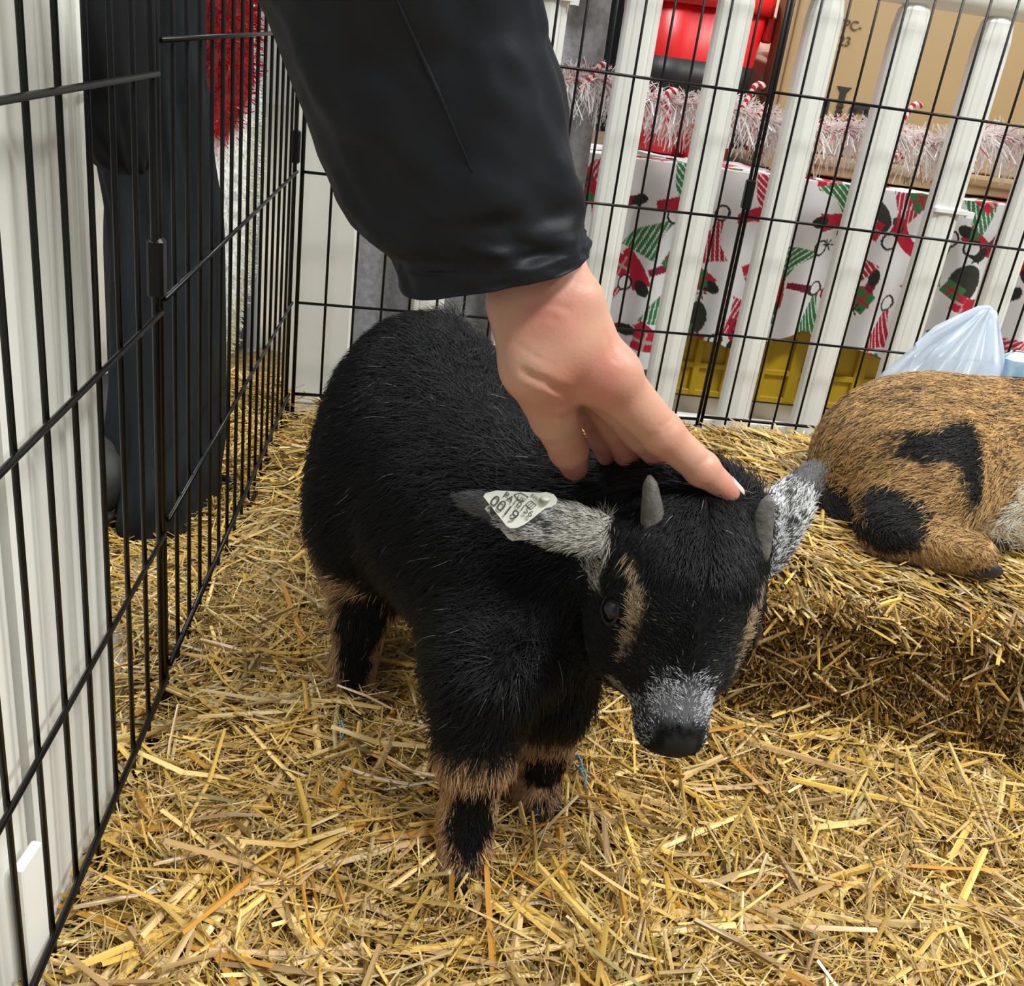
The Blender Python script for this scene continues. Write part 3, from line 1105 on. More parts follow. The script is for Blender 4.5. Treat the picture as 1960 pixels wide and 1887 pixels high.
prims += [(prim_cone(hb + np.array([-.01, -.01, .03]), hb + np.array([.02, -.03, .038]), .011, .008), .006), (prim_cone(hb + np.array([0, .02, 0]), hb + np.array([.02, .24, .12]), .028, .04), .02)]
V, Q = polygonise(blend(prims), hb - [.06, .08, .07], hb + [.10, .30, .20], 0.004)
V = relax(V, Q, 1)
put('hand', fast_mesh('hand', V - q2, Q), M_SKIN, p2)

# ================================================================== straw bedding
STRAW_C = np.array([(0.60, 0.41, 0.095), (0.66, 0.47, 0.14), (0.50, 0.32, 0.065), (0.72, 0.57, 0.25), (0.44, 0.30, 0.14), (0.45, 0.23, 0.035), (0.56, 0.42, 0.20), (0.28, 0.18, 0.06), (0.34, 0.30, 0.14), (0.80, 0.68, 0.38)])
STRAW_C = STRAW_C * np.array([1.04, 0.955, 0.84])
STRAW_W = np.array([0.2, 0.2, 0.13, 0.1, 0.12, 0.06, 0.1, 0.05, 0.03, 0.04])
STRAW_W = STRAW_W / STRAW_W.sum()


def bed(x, y):
    q = np.stack([x * 7, y * 7, x * 0], -1)
    z = 0.020 + 0.009 * vnoise(q, 51) + 0.005 * vnoise(q * 2.7, 52)
    z = z + 0.010 * np.exp(-((x + 0.10) ** 2 + (y - 0.50) ** 2) / 0.003)
    fx = CORNER[0] + (y - CORNER[1]) * LEFT_DIR[0] / LEFT_DIR[1]
    near = np.exp(-((x - fx) / 0.05) ** 2)
    z = z - (0.007 + 0.012 * (1 - sm(.62, .80, y))) * near
    return np.maximum(z - 0.004 * sm(0, 0.08, fx - x), 0.002 - 0.010 * near * (1 - sm(.62, .80, y)))


def straw_geo(c, t, L, W, up, bend, col, stations=3):
    """flat folded stalks: centre, direction, length, width"""
    n = len(c)
    side = np.cross(t, up)
    side /= np.linalg.norm(side, axis=1, keepdims=True) + 1e-9
    nn = np.cross(side, t)
    u = np.linspace(-0.5, 0.5, stations)
    rows = []
    for x in u:
        ctr = c + t * (L * x)[:, None] - nn * (bend * L * (x * x) * 4)[:, None]
        wdt = W * (1 - 0.25 * abs(x) * 2)
        rows += [ctr - side * wdt[:, None] * 0.5, ctr + nn * (W * 0.28)[:, None], ctr + side * wdt[:, None] * 0.5]
    V = np.stack(rows, 1).reshape(-1, 3)
    m = 3 * stations
    b = np.arange(n)[:, None] * m
    Fc = []
    for s in range(stations - 1):
        for k in range(2):
            Fc.append(b + [3 * s + k, 3 * s + k + 1, 3 * s + k + 4, 3 * s + k + 3])
    return V, np.concatenate(Fc), np.repeat(col, m, 0)


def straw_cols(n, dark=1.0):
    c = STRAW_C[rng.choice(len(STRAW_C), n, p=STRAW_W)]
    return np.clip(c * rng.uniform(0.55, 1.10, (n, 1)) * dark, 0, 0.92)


def random_straw(n, x0, x1, y0, y1, zf, Lr, Wr, lay=0.02, tilt=0.16, dark=1.0, keep=None):
    x, y = rng.uniform(x0, x1, n), rng.uniform(y0, y1, n)
    if keep is not None:
        k = keep(x, y)
        x, y = x[k], y[k]
        n = len(x)
    # neighbours lie roughly along each other in patches
    th = vnoise(np.stack([x * 11, y * 11, x * 0], -1), 61) * 3.2 + rng.normal(0, 0.75, n)
    ti = rng.normal(0, tilt, n)
    t = np.stack([np.cos(th) * np.cos(ti), np.sin(th) * np.cos(ti), np.sin(ti)], 1)
    L = rng.uniform(*Lr, n) * rng.uniform(0.6, 1, n)
    W = rng.uniform(*Wr, n) * rng.uniform(0.5, 1, n)
    z = zf(x, y) + lay * rng.random(n) ** 1.6
    up = np.array([0, 0, 1.0]) + rng.normal(0, 0.45, (n, 3))
    return straw_geo(np.stack([x, y, z], 1), t, L, W, up, rng.normal(0, .07, n), straw_cols(n, dark))


def merge(parts):
    o, Vs, Fs_, Cs = 0, [], [], []
    for V, Fc, c in parts:
        Vs.append(V)
        Fs_.append(Fc + o)
        Cs.append(c)
        o += len(V)
    return np.concatenate(Vs), np.concatenate(Fs_), np.concatenate(Cs)


def inside_pen(x, y):
    fx = CORNER[0] + (y - CORNER[1]) * LEFT_DIR[0] / LEFT_DIR[1]
    by = CORNER[1] + (x - CORNER[0]) * BACK_DIR[1] / BACK_DIR[0]
    return (x > fx - 0.012) & (y < by + 0.012)


def outside_left(x, y):
    fx = CORNER[0] + (y - CORNER[1]) * LEFT_DIR[0] / LEFT_DIR[1]
    wob = 0.05 * vnoise(np.stack([x * 0, y * 9, x * 0], -1), 66)
    return (x < fx) & (x > fx - 0.035 - 0.17 * sm(0.70, 1.0, y) + wob) & (y > 0.58)


BALE_Z = 0.165
BALE = (0.185, 1.02, 0.735, 1.135)     # x0, x1, y0, y1


def free_floor(x, y):
    return inside_pen(x, y) & ~((x > BALE[0] + .05) & (x < BALE[1] - .03) & (y > BALE[2] + .05) & (y < BALE[3] - .04))


# soft ground under the stalks
gx, gy = np.meshgrid(np.linspace(-0.72, 1.15, 240), np.linspace(0.05, 1.62, 200), indexing='ij')
gin = inside_pen(gx, gy) | outside_left(gx, gy)
gz = np.where(gin, bed(gx, gy) - 0.004, 0.0) * sm(-.01, .02, np.where(gin, .05, -.05)) - 0.0005
gi, gj = np.meshgrid(np.arange(239), np.arange(199), indexing='ij')
GF = np.stack([gi * 200 + gj, (gi + 1) * 200 + gj, (gi + 1) * 200 + gj + 1, gi * 200 + gj + 1], -1).reshape(-1, 4)
GF = GF[gin.reshape(-1)[GF].all(1)]
parts = []
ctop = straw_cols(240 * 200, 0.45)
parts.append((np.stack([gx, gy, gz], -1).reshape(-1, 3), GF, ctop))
parts.append(random_straw(26000, -0.30, 0.62, 0.24, 1.50, bed, (0.02, 0.07), (0.0012, 0.0035), 0.016, 0.14, 0.85, free_floor))
parts.append(random_straw(26000, -0.30, 0.55, 0.26, 1.0, bed, (0.015, 0.06), (0.0007, 0.0022), 0.022, 0.22, 1.0, free_floor))
parts.append(random_straw(9000, -0.28, 0.60, 0.26, 1.45, bed, (0.05, 0.11), (0.003, 0.0065), 0.022, 0.14, 1.0, free_floor))
parts.append(random_straw(16000, -0.26, 0.60, 0.28, 0.95, bed, (0.008, 0.03), (0.0005, 0.0014), 0.026, 0.4, 1.0, free_floor))
parts.append(random_straw(16000, 0.5, 1.1, 0.30, 1.55, bed, (0.03, 0.09), (0.0015, 0.005), 0.02, 0.15, 1.0, free_floor))
parts.append(random_straw(15000, -0.62, -0.2, 0.55, 1.45, bed, (0.02, 0.09), (0.001, 0.0045), 0.014, 0.15, 1.0, outside_left))
V, Fc, c = merge(parts)
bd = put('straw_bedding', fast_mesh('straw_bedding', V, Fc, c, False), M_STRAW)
tag(bd, 'loose golden straw bedding covering the floor of the pen', 'straw', kind='stuff')

# the longest stalks on top, one by one
protos = []
for i in range(14):
    L_ = 0.07 + 0.008 * i
    col = np.array([STRAW_C[(i * 3) % 7]]) * 1.08
    V, Fc, c = straw_geo(np.zeros((1, 3)), np.array([[1.0, 0, 0]]), np.array([L_]), np.array([0.0045 + 0.0006 * (i % 5)]), np.array([[0, 0.1, 1.0]]), np.array([0.04 * ((i % 5) - 2) / 2]), np.clip(col, 0, .9), 5)
    me = fast_mesh('straw_stalk', V, Fc, c, False)
    me.materials.append(M_STRAW)
    protos.append(me)
cnt = 0
spots = [(1000, 1740, -25, 9), (960, 1600, -30, 12), (620, 1560, -68, 10), (560, 1690, 8, 13), (420, 1760, 5, 10), (500, 1120, 28, 13), (580, 1230, 62, 11), (1800, 1800, -50, 9), (1650, 1470, -55, 9), (1500, 1450, 70, 8), (1700, 1640, 5, 11), (1420, 1780, -4, 13), (300, 1560, 20, 10), (1240, 1620, -30, 12)]
rs = random.Random(3)
while len(spots) < 150:
    spots.append((rs.uniform(180, 1950), rs.uniform(1000, 1880) if rs.random() < 0.7 else rs.uniform(1450, 1880), rs.uniform(-180, 180), rs.randrange(14)))
for x, y, a, k in spots:
    p = PZ(x, y, 0.035)
    if not free_floor(np.array([p[0]]), np.array([p[1]]))[0] or p[1] > 1.25 or p[0] < -0.20:
        continue
    if any(np.hypot(p[0] - hx, p[1] - hy) < 0.05 for hx, hy in ((.004, .52), (.051, .597), (-.109, .688), (-.039, .736))):
        continue
    o = bpy.data.objects.new('straw_stalk', protos[k])
    z = float(bed(p[0], p[1])) + 0.013
    o.location = (p[0], p[1], z)
    o.rotation_euler = (rs.uniform(-.4, .4), rs.uniform(-.16, .16), math.radians(-a))
    link(o)
    tag(o, 'long golden straw stalk lying loose on top of the bedding', 'straw stalk', 'long loose straw stalks')

# ================================================================== straw bale
bl = empty('straw_bale', (0.6, 0.93, 0))
tag(bl, 'rectangular straw bale with cut stalk ends under the brown goat', 'straw bale')
ob = np.array(bl.location)


def bale_top(x, y):
    e = np.minimum(np.minimum(x - BALE[0], BALE[1] - x), np.minimum(y - BALE[2], BALE[3] - y))
    return BALE_Z - 0.030 * (1 - sm(0, 0.055, e)) + 0.006 * vnoise(np.stack([x * 14, y * 14, x * 0], -1), 71)


bm_ = MB().box((np.array([(BALE[0] + BALE[1]) / 2, (BALE[2] + BALE[3]) / 2, BALE_Z / 2 - 0.004]) - ob), ((BALE[1] - BALE[0]) / 2 - .006, (BALE[3] - BALE[2]) / 2 - .006, BALE_Z / 2 - .006), bev=0.028)
bm_.build('packed_core', mat('packed_straw', (0.20, 0.12, 0.035), 0.9, color2=(0.10, 0.055, 0.015), scale=260, bump=0.8, bscale=420), bl)
parts = []


def on_bale(x, y):
    return (x > BALE[0]) & (x < BALE[1]) & (y > BALE[2]) & (y < BALE[3])


def top_straw(n, Lr, Wr, lay, tilt, dark=1.0):
    x, y = rng.uniform(BALE[0], BALE[1] - .2, n), rng.uniform(BALE[2], BALE[3], n)
    th = -0.9 + 0.7 * vnoise(np.stack([x * 8, y * 8, x * 0], -1), 72) + rng.normal(0, .55, n)
    ti = rng.normal(0, tilt, n)
    t = np.stack([np.cos(th) * np.cos(ti), np.sin(th) * np.cos(ti), np.sin(ti)], 1)
    return straw_geo(np.stack([x, y, bale_top(x, y) + lay * rng.random(n)], 1), t, rng.uniform(*Lr, n), rng.uniform(*Wr, n), np.array([0, 0, 1.0]) + rng.normal(0, .4, (n, 3)), rng.normal(.05, .05, n), straw_cols(n, dark))


parts.append(top_straw(14000, (0.02, 0.06), (0.0008, 0.0032), 0.007, 0.1, 0.82))
parts.append(top_straw(1400, (0.04, 0.08), (0.002, 0.005), 0.010, 0.12, 1.0))


def face_straw(n, axis):
    if axis == 'front':
        x = rng.uniform(BALE[0], BALE[1] - .2, n)
        y = np.full(n, BALE[2]) + rng.uniform(-.004, .010, n)
        nf = np.array([0, -1.0, 0])
    else:
        y = rng.uniform(BALE[2], BALE[3], n)
        x = np.full(n, BALE[0]) + rng.uniform(-.004, .010, n)
        nf = np.array([-1.0, 0, 0])
    z = rng.uniform(0.0, BALE_Z - 0.012, n)
    t = nf * rng.uniform(-.2, .75, (n, 1)) + rng.normal(0, .6, (n, 3))
    t /= np.linalg.norm(t, axis=1, keepdims=True)
    L = rng.uniform(0.004, 0.020, n)
    up = nf + rng.normal(0, .5, (n, 3))
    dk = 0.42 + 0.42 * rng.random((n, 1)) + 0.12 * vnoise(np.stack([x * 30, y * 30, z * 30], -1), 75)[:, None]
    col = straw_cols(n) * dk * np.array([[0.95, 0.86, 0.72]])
    return straw_geo(np.stack([x, y, z], 1) + nf * 0.002, t, L, rng.uniform(0.0008, 0.0026, n), up, np.zeros(n), col, 2)


parts.append(face_straw(24000, 'front'))
parts.append(face_straw(9000, 'side'))
# a few long bits hanging out of the face
n = 260
x = rng.uniform(BALE[0], BALE[1] - .25, n)
zf = rng.uniform(0.02, BALE_Z, n)
t = np.stack([rng.normal(0, .6, n), rng.uniform(-.6, 0, n), rng.normal(0, .8, n)], 1)
t /= np.linalg.norm(t, axis=1, keepdims=True)
parts.append(straw_geo(np.stack([x, np.full(n, BALE[2] - .006), zf], 1), t, rng.uniform(.02, .06, n), rng.uniform(.0014, .004, n), np.array([0, -1.0, .3]) + rng.normal(0, .4, (n, 3)), rng.normal(0, .06, n), straw_cols(n, .95)))
V, Fc, c = merge(parts)
bs = put('bale_stalks', fast_mesh('bale_stalks', V - ob, Fc, c, False), M_STRAW, bl)
bs['kind'] = 'stuff'
tw = [np.array([BALE[0] + .14, y, float(bale_top(BALE[0] + .14, y)) + .006]) - ob for y in np.linspace(BALE[2] + .10, BALE[3] - .02, 12)]
MB().tube([P(1495, 1012, 0.93) - ob + [0, 0, .004], P(1560, 1018, 0.93) - ob + [0, 0, .005], P(1640, 1030, 0.925) - ob + [0, 0, .004]], 0.0013, 8).build('baling_twine', mat('blue_twine', (0.10, 0.28, 0.42), 0.5), bl, True)
for (x, y) in ((1105, 1455), (652, 1390), (1112, 1475)):
    p = PZ(x, y, 0.042)
    tw_ = MB().tube([p + [-.006, 0, -.004], p + [0, .003, .003], p + [.004, -.004, 0], p + [.003, -.012, -.004]], 0.0009, 6).build('twine_scrap', MATS['blue_twine'], None, True)
    tag(tw_, 'scrap of blue baling twine in the straw by the black goat', 'twine', 'blue twine scraps')

# ================================================================== black goat kid
GD = unit((0.56, -0.83, 0))             # the way it faces
GR = np.array([-0.83, -0.56, 0])        # its right side
g1 = empty('goat', (-0.035, 0.635, 0.02))
tag(g1, 'black goat kid with tan legs, white muzzle and ear tag standing in straw', 'goat')
og1 = np.array(g1.location)
HA = unit(-0.13 * XC - 0.955 * YC + 0.24 * ZC)      # poll to nose
HU = 0.20 * XC + 0.25 * YC + 0.95 * ZC              # out of the forehead
HU = unit(HU - (HU @ HA) * HA)
HR = unit(np.cross(HU, HA))                          # towards its right ear
if HR @ XC > 0:
    HR = -HR
H0 = P(1352, 1000, 0.60)


def hl(l, u, a):
    return H0 + HR * l + HU * u + HA * a


EYE_R = P(1174, 1165, .6015)
EYE_L = EYE_R - 2 * ((EYE_R - H0) @ HR) * HR


def to_head(p):
    q = p - H0
    return q @ HR, q @ HU, q @ HA


legF1 = [P(925, 1290, .665), P(908, 1440, .672), P(893, 1560, .682), PZ(888, 1640, .035)]
legF2 = [P(1050, 1330, .72), P(1040, 1420, .735), P(1030, 1480, .750), PZ(1026, 1525, .035)]
legH1 = [P(728, 1080, .81), P(690, 1175, .815), P(676, 1260, .83), PZ(674, 1318, .035)]
legH2 = [q + np.array([0.075, 0.052, 0]) for q in legH1]
earR = [hl(0.050, -0.030, 0.012), P(1085, 1008, .612), P(1000, 985, .622), P(915, 962, .632)]
earL = [hl(-0.050, -0.032, 0.010), P(1500, 975, .64), P(1548, 915, .655)]
body = [
    (prim_ell(P(802, 868, .838), (0.080, 0.084, 0.088)), 0),
    (prim_ell(P(818, 742, .865), (0.056, 0.058, 0.056)), .05),
    (prim_ell(P(880, 975, .775), (0.076, 0.082, 0.078)), .04),
    (prim_ell(P(968, 1140, .720), (0.060, 0.062, 0.072)), .04),
    (prim_ell(P(960, 1000, .750), (0.056, 0.062, 0.064)), .04),
    (prim_cone(P(1050, 1085, .718), P(1270, 1050, .672), .054, .043), .04),
    (prim_cone(P(1010, 1232, .712), P(1095, 1180, .708), .040, .036), .03),
    (prim_ell(P(1150, 985, .700), (0.050, 0.045, 0.045)), .03),
    (prim_ell(P(1325, 985, .652), (0.048, 0.034, 0.034)), .03),
    # tail
    (prim_cone(P(800, 680, .92), P(860, 632, .93), .030, .016), .03),
    # hind legs
    (prim_ell(P(708, 1005, .825), (0.044, 0.05, 0.064)), .04),
    (prim_cone(legH1[0], legH1[1], .031, .021), .02), (prim_cone(legH1[1], legH1[2], .0185, .0155), .012), (prim_cone(legH1[2], legH1[3], .0155, .0170), .012),
    (prim_cone(legH2[0], legH2[1], .031, .021), .02), (prim_cone(legH2[1], legH2[2], .0185, .0155), .012), (prim_cone(legH2[2], legH2[3], .0155, .0170), .012),
    # front legs
    (prim_cone(legF1[0], legF1[1], .036, .0225), .03), (prim_cone(legF1[1], legF1[2], .0215, .0160), .012), (prim_cone(legF1[2], legF1[3], .0160, .0175), .010),
    (prim_cone(legF2[0], legF2[1], .031, .020), .025), (prim_cone(legF2[1], legF2[2], .0185, .0150), .012), (prim_cone(legF2[2], legF2[3], .0150, .0165), .010),
    # head
    (prim_ell(hl(0, -.040, .028), (0.047, 0.046, 0.054), (HR, HU, HA)), .03),
    (prim_cone(hl(0, -.034, .04), hl(0, -.026, .116), .039, .0195), .022),
    (prim_ell(hl(.024, -.056, .060), (.024, .030, .040), (HR, HU, HA)), .02),
    (prim_ell(hl(-.024, -.056, .060), (.024, .030, .040), (HR, HU, HA)), .02),
    (prim_ell(hl(.034, -.022, .046), (.011, .011, .018), (HR, HU, HA)), .012),
    (prim_ell(hl(-.034, -.022, .046), (.011, .011, .018), (HR, HU, HA)), .012),
    (prim_ell(hl(0, -.022, .121), (.0165, .0145, .0135), (HR, HU, HA)), .010),
    (prim_ell(hl(.0095, -.033, .118), (.0115, .0135, .015), (HR, HU, HA)), .006),
    (prim_ell(hl(-.0095, -.033, .118), (.0115, .0135, .015), (HR, HU, HA)), .006),
    (prim_ell(hl(0, -.047, .112), (.0125, .0105, .016), (HR, HU, HA)), .006),
    (prim_cone(hl(0, -.054, .03), hl(0, -.050, .104), .026, .012), .018),
]


def ear_prims(path, wid, th, wdir):
    out = []
    n = 7
    pts = []
    for i in range(n):
        t = i / (n - 1) * (len(path) - 1)
        k = min(int(t), len(path) - 2)
        pts.append(path[k] + (path[k + 1] - path[k]) * (t - k))
    for i, p in enumerate(pts):
        s = i / (n - 1)
        ww = wid * (0.62 + 0.75 * math.sin(math.pi * min(1, s * 0.95 + 0.12)) * 0.55) * (1 if s < .8 else 0.78)
        ax = unit(path[-1] - path[0])
        wv = unit(wdir - (wdir @ ax) * ax)
        out.append((prim_ell(p, (0.015, ww, th), (ax, wv, np.cross(ax, wv))), .008))
    return out


body += ear_prims(earR, .0155, .0045, -YC + 0.3 * ZC)
body += ear_prims(earL, .0165, .0045, XC * 0.9 + YC * .45)
V, Q = polygonise(blend(body), (-.235, .42, .012), (.235, 1.02, .385), 0.0042)
V = relax(V, Q, 2, .5)
N = vert_normals(V, Q)
TAN, TAN2 = np.array([0.47, 0.285, 0.145]), np.array([0.30, 0.20, 0.115])
BLACK = np.array([0.0038, 0.0038, 0.0046])


def seg_d(p, a, b):
    ab = b - a
    t = np.clip(((p - a) @ ab) / (ab @ ab), 0, 1)
    c = a + t[:, None] * ab
    return np.linalg.norm(p - c, axis=1), p - c


def path_d(p, path):
    best, vec = np.full(len(p), 9.0), np.zeros_like(p)
    for a, b in zip(path[:-1], path[1:]):
        d, v = seg_d(p, a, b)
        k = d < best
        best[k], vec[k] = d[k], v[k]
    return best, vec


def goat_zone(p):
    l, u, a = to_head(p)
    onhead = (a > -0.02) & (a < .16) & (np.abs(l) < .062) & (u > -.085) & (u < .03) & ((p - P(1270, 1040, .652)) @ HU > -0.01 + 0 * a)
    dR, _ = path_d(p, earR)
    dL, _ = path_d(p, earL)
    onear = ((dR < .030) & (l > .052)) | ((dL < .030) & (l < -.050) & (a < .03))
    return l, u, a, onhead, onear


def goat_col(p, nn, noise=True):
    n = len(p)
    rnd = rng.random(n) if noise else np.full(n, .5)
    c = np.tile(BLACK, (n, 1)) * (0.6 + 1.0 * rnd[:, None])
    # grizzled rump top
    gr = np.exp(-(np.linalg.norm(p - P(880, 612, .90), axis=1) / .045) ** 2)
    grey = (rnd < gr * .55)
    c[grey] = (0.10, 0.095, 0.085)
    stray = rng.random(n) < (.006 if noise else -1)
    c[stray] = (0.20, 0.19, 0.17)
    jit = (rng.normal(0, .0035, n) if noise else 0)
    z = p[:, 2] + jit
    # legs
    for path, top, w0, ph in ((legF1, .118, 1.0, 0.35), (legF2, .100, 1.0, 0.25), (legH1, .150, .9, .1), (legH2, .150, .9, .1)):
        d, v = path_d(p, path)
        on = (d < .036) & (z < top)
        fdir = unit((0.22, -0.95, 0.05))
        vv = v / (np.linalg.norm(v, axis=1, keepdims=True) + 1e-9)
        front = vv @ fdir
        s = (z - .03) / (top - .03)
        need = np.interp(s, [0, .08, .42, .70, .80, .86, 1.0], [1.3, .99, .58, .76, .93, 1.3, 1.3]) if top < .13 else np.interp(s, [0, .12, .45, .8, 1.0], [1.3, .93, .60, .62, 1.2])
        t_ = on & ~(front + (rng.normal(0, .06, n) if noise else 0) > need)
        mixc = TAN * (0.75 + .5 * rnd[:, None])
        c[t_] = mixc[t_]
    # belly and back of the thigh
    bel = (z < .118 + .02 * (p[:, 1] - .6)) & (p[:, 1] > .60) & (p[:, 1] < .82) & (nn[:, 2] < -.35)
    c[bel] = TAN * 1.15
    dth, vth = path_d(p, [P(650, 1060, .82), P(640, 1180, .83)])
    th = (dth < .030) & (rnd < .75) & (p[:, 2] < .16)
    c[th] = TAN2 * 0.9
    # head
    l, u, a, onhead, onear = goat_zone(p)
    al = np.abs(l)
    jl = rng.normal(0, .0012, n) if noise else 0
    ce = np.interp(a, [.018, .05, .085, .105], [.0405, .0345, .0325, .0300])
    hwid = np.interp(a, [.018, .030, .050, .064, .078, .090], [.0005, .0022, .0040, .0036, .0016, .0002])
    st = onhead & (a > .018) & (a < .090) & (np.abs(al + jl - ce) < hwid) & (u > -.052)
    c[st] = (np.array([0.30, 0.215, 0.125]) * (0.6 + .8 * rnd[:, None]))[st]
    pw = sm(.086, .104, a - .30 * np.maximum(al - .006, 0)) * (1 - sm(.112, .122, a)) * (1 - sm(.016, .022, al)) * (u > -.040)
    pw = np.maximum(pw * .92, .30 * sm(.100, .110, a) * (al > .013) * (u > -.046))
    rw = rng.random(n) if noise else np.full(n, .5)
    mz = onhead & (a > .08) & (rw < pw)
    if noise:
        c[mz] = (np.array([0.50, 0.50, 0.53]) * (.45 + .8 * rnd[:, None]))[mz]
    else:
        c = c + (np.array([0.09, 0.09, 0.095]) - c) * (pw * onhead * (a > .08))[:, None]
    nose = onhead & (a > .125) & (al < .0095) & (u > -.030)
    c[nose] = np.array([0.020, 0.019, 0.019])
    lip = onhead & (a > .095) & (u <= -.040) & (u > -.050) & (rw < .7)
    c[lip] = (np.array([0.30, 0.23, 0.16]) * (.5 + .8 * rnd[:, None]))[lip]
    # ears
    wht = np.where((rnd < .68)[:, None], np.array([[.62, .61, .60]]) * (.65 + .5 * rnd[:, None]), np.array([[.05, .05, .05]]))
    spk = vnoise(p * 160, 91) > 0.30
    wht[spk & (rng.random(n) < .7)] = (.05, .048, .045)
    tip = (np.linalg.norm(p - earR[-1], axis=1) < .022) | (np.linalg.norm(p - earL[-1], axis=1) < .016)
    wht[tip] = np.array([0.10, 0.10, 0.10])
    c[onear] = wht[onear]
    base = (np.linalg.norm(p - hl(.056, -.03, .02), axis=1) < .030) & (al > .050) & (rnd < .75)
    c[base] = (np.array([.50, .47, .42]) * (.6 + .6 * rnd[:, None]))[base]
    return np.clip(c, 0, .9)


def goat_flow(p, nn):
    l, u, a, onhead, onear = goat_zone(p)
    fl = np.tile(-GD * 0.75 + np.array([0, 0, -0.75]) + GR * 0.15, (len(p), 1))
    low = p[:, 2] < .12
    fl[low] = np.array([0, 0, -1.0])
    fl[onhead] = -HA * 0.7 + HR * 0
    top = onhead & (a < .05) & (u > -.03)
    fl[top] = HA * 0.9
    fl[onhead] += (np.sign(l)[:, None] * HR * 0.35 - HU * .15)[onhead]
    er = onear & (l > 0)
    fl[er] = unit(earR[-1] - earR[0])
    fl[onear & (l < 0)] = unit(earL[-1] - earL[0])
    return fl


def goat_len(p):
    l, u, a, onhead, onear = goat_zone(p)
    L = np.full(len(p), 0.021)
    L[p[:, 2] < .17] = .019
    L[p[:, 2] < .11] = .0105
    L[onhead] = .0062
    L[onhead & (a < .035)] = .010
    L[onhead & (a > .095)] = .0042
    L[onhead & (a > .112)] = .0036
    L[onhead & (a > .125) & (np.abs(l) < .0095) & (u > -.030)] = .0009
    L[onear] = .0065
    L[np.linalg.norm(p - EYE_R, axis=1) < .0125] = .0008
    L[np.linalg.norm(p - EYE_L, axis=1) < .0125] = .0008
    return L


def goat_dense(p):
    l, u, a, onhead, onear = goat_zone(p)
    return 1.0 + 2.2 * onhead + 4.0 * (onhead & (a > .08)) + 1.6 * onear + 0.8 * (p[:, 2] < .11)


put('body', fast_mesh('body', V - og1, Q, goat_col(V, N, False)), M_HIDE, g1)
fu = fur('coat_fur', V, Q, N, 165000, goat_flow, goat_len, goat_col, g1, lift=0.34, r0=0.00025, weight=goat_dense)
fu.location = -og1
# horns
M_HORN = mat('grey_horn', (0.13, 0.12, 0.105), 0.6, 0.3, vary=0.45, scale=160, bump=0.5, bscale=350)
for base, tipp in (((.0325, -.006, -.002), P(1243, 910, .595)), ((-.0330, -.006, -.002), P(1472, 948, .612))):
    b0 = hl(*base)
    if base[0] > 0:
        b0 = P(1252, 1052, .614)
    else:
        b0 = P(1444, 1062, .628)
    mid = (b0 + tipp) / 2 + HU * 0.002
    pts, rr = [], []
    for t in np.linspace(0, 1, 12):
        pts.append((1 - t) ** 2 * b0 + 2 * t * (1 - t) * mid + t * t * tipp - og1)
        rr.append((0.0068 * (1 - t) ** .7 + 0.0028) * (1 + .03 * math.sin(t * 40)))
    rr[-1] = .0012
    MB().tube(pts, rr, 16).build('horn', M_HORN, g1, True)
# eyes
M_EYE = mat('dark_eye', (0.006, 0.004, 0.003), 0.12, 0.45)
M_LID = mat('eyelid', (0.009, 0.007, 0.007), 0.5, 0.3)
for sgn in (1, -1):
    out = unit(HR * sgn * .85 + HU * .45)
    ec = (EYE_R if sgn > 0 else EYE_L) - out * .0022
    mb = MB()
    prof = [(0.0084 * math.sin(t), -0.0084 * math.cos(t)) for t in np.linspace(0.05, math.pi - .05, 12)]
    mb.lathe(ec - og1, prof, 18)
    e = mb.build('eye', M_EYE, g1, True)
    out = unit(HR * sgn * .85 + HU * .45)
    fa = unit(HA - (HA @ out) * out)
    fb = np.cross(out, fa)
    pts = [ec - og1 + out * (.0050 - .0012 * abs(math.cos(t))) + fa * .0098 * math.cos(t) + fb * .0070 * math.sin(t) for t in np.linspace(0, 2 * math.pi, 25)]
    MB().tube(pts, .0011, 8).build('eyelid', M_LID, e, True)
# nostrils
for sgn in (1, -1):
    nc = hl(sgn * .0080, -.0215, .1335)
    pts = [nc - og1 + HR * sgn * .004 * t + HU * (.003 * t * t) - HA * .0022 * abs(t) for t in (-1, -.5, 0, .5, 1)]
    MB().tube(pts, [.0006, .0014, .0017, .0014, .0006], 8).build('nostril', M_SOLE, g1, True)
# hooves
for path, (fx, fy) in ((legF1, (889, 1662)), (legF2, (1028, 1545)), (legH1, (680, 1337)), (legH2, None or (0, 0))):
    c = path[3].copy()
    c[2] = 0.027
    mb = MB()
    for s in (-1, 1):
        cc = c + GR * s * .0085 + GD * .004
        V_, F_ = capped([np.array([cc + np.array([0, 0, zz_]) + k * (.0085 * math.cos(a) * GR + .016 * math.sin(a) * GD) for a in np.linspace(0, 2 * math.pi, 17)[:-1]]) for zz_, k in ((-.008, .95), (.0, 1.0), (.012, .75))])
        mb.add(V_, F_)
    mb.build('hoof', mat('dark_hoof', (0.012, 0.011, 0.010), 0.5), g1, True, -og1)

# ear tag
M_TAG = mat('pale_tag', (0.74, 0.74, 0.66), 0.35, vary=0.05, scale=60)
M_TAGINK = mat('tag_ink', (0.06, 0.06, 0.055), 0.6)
tag_poly = [(925, 950), (929, 944), (950, 938.5), (1034, 943), (1046, 941.5), (1060, 946), (1067, 955), (1064, 965), (1056, 970), (1044, 973), (1004, 1004), (990, 1010), (977, 1011), (969, 1006)]


def tagpt(x, y, d=0.0):
    return P(x, y, .6085 + d + 0.00004 * (x - 990))


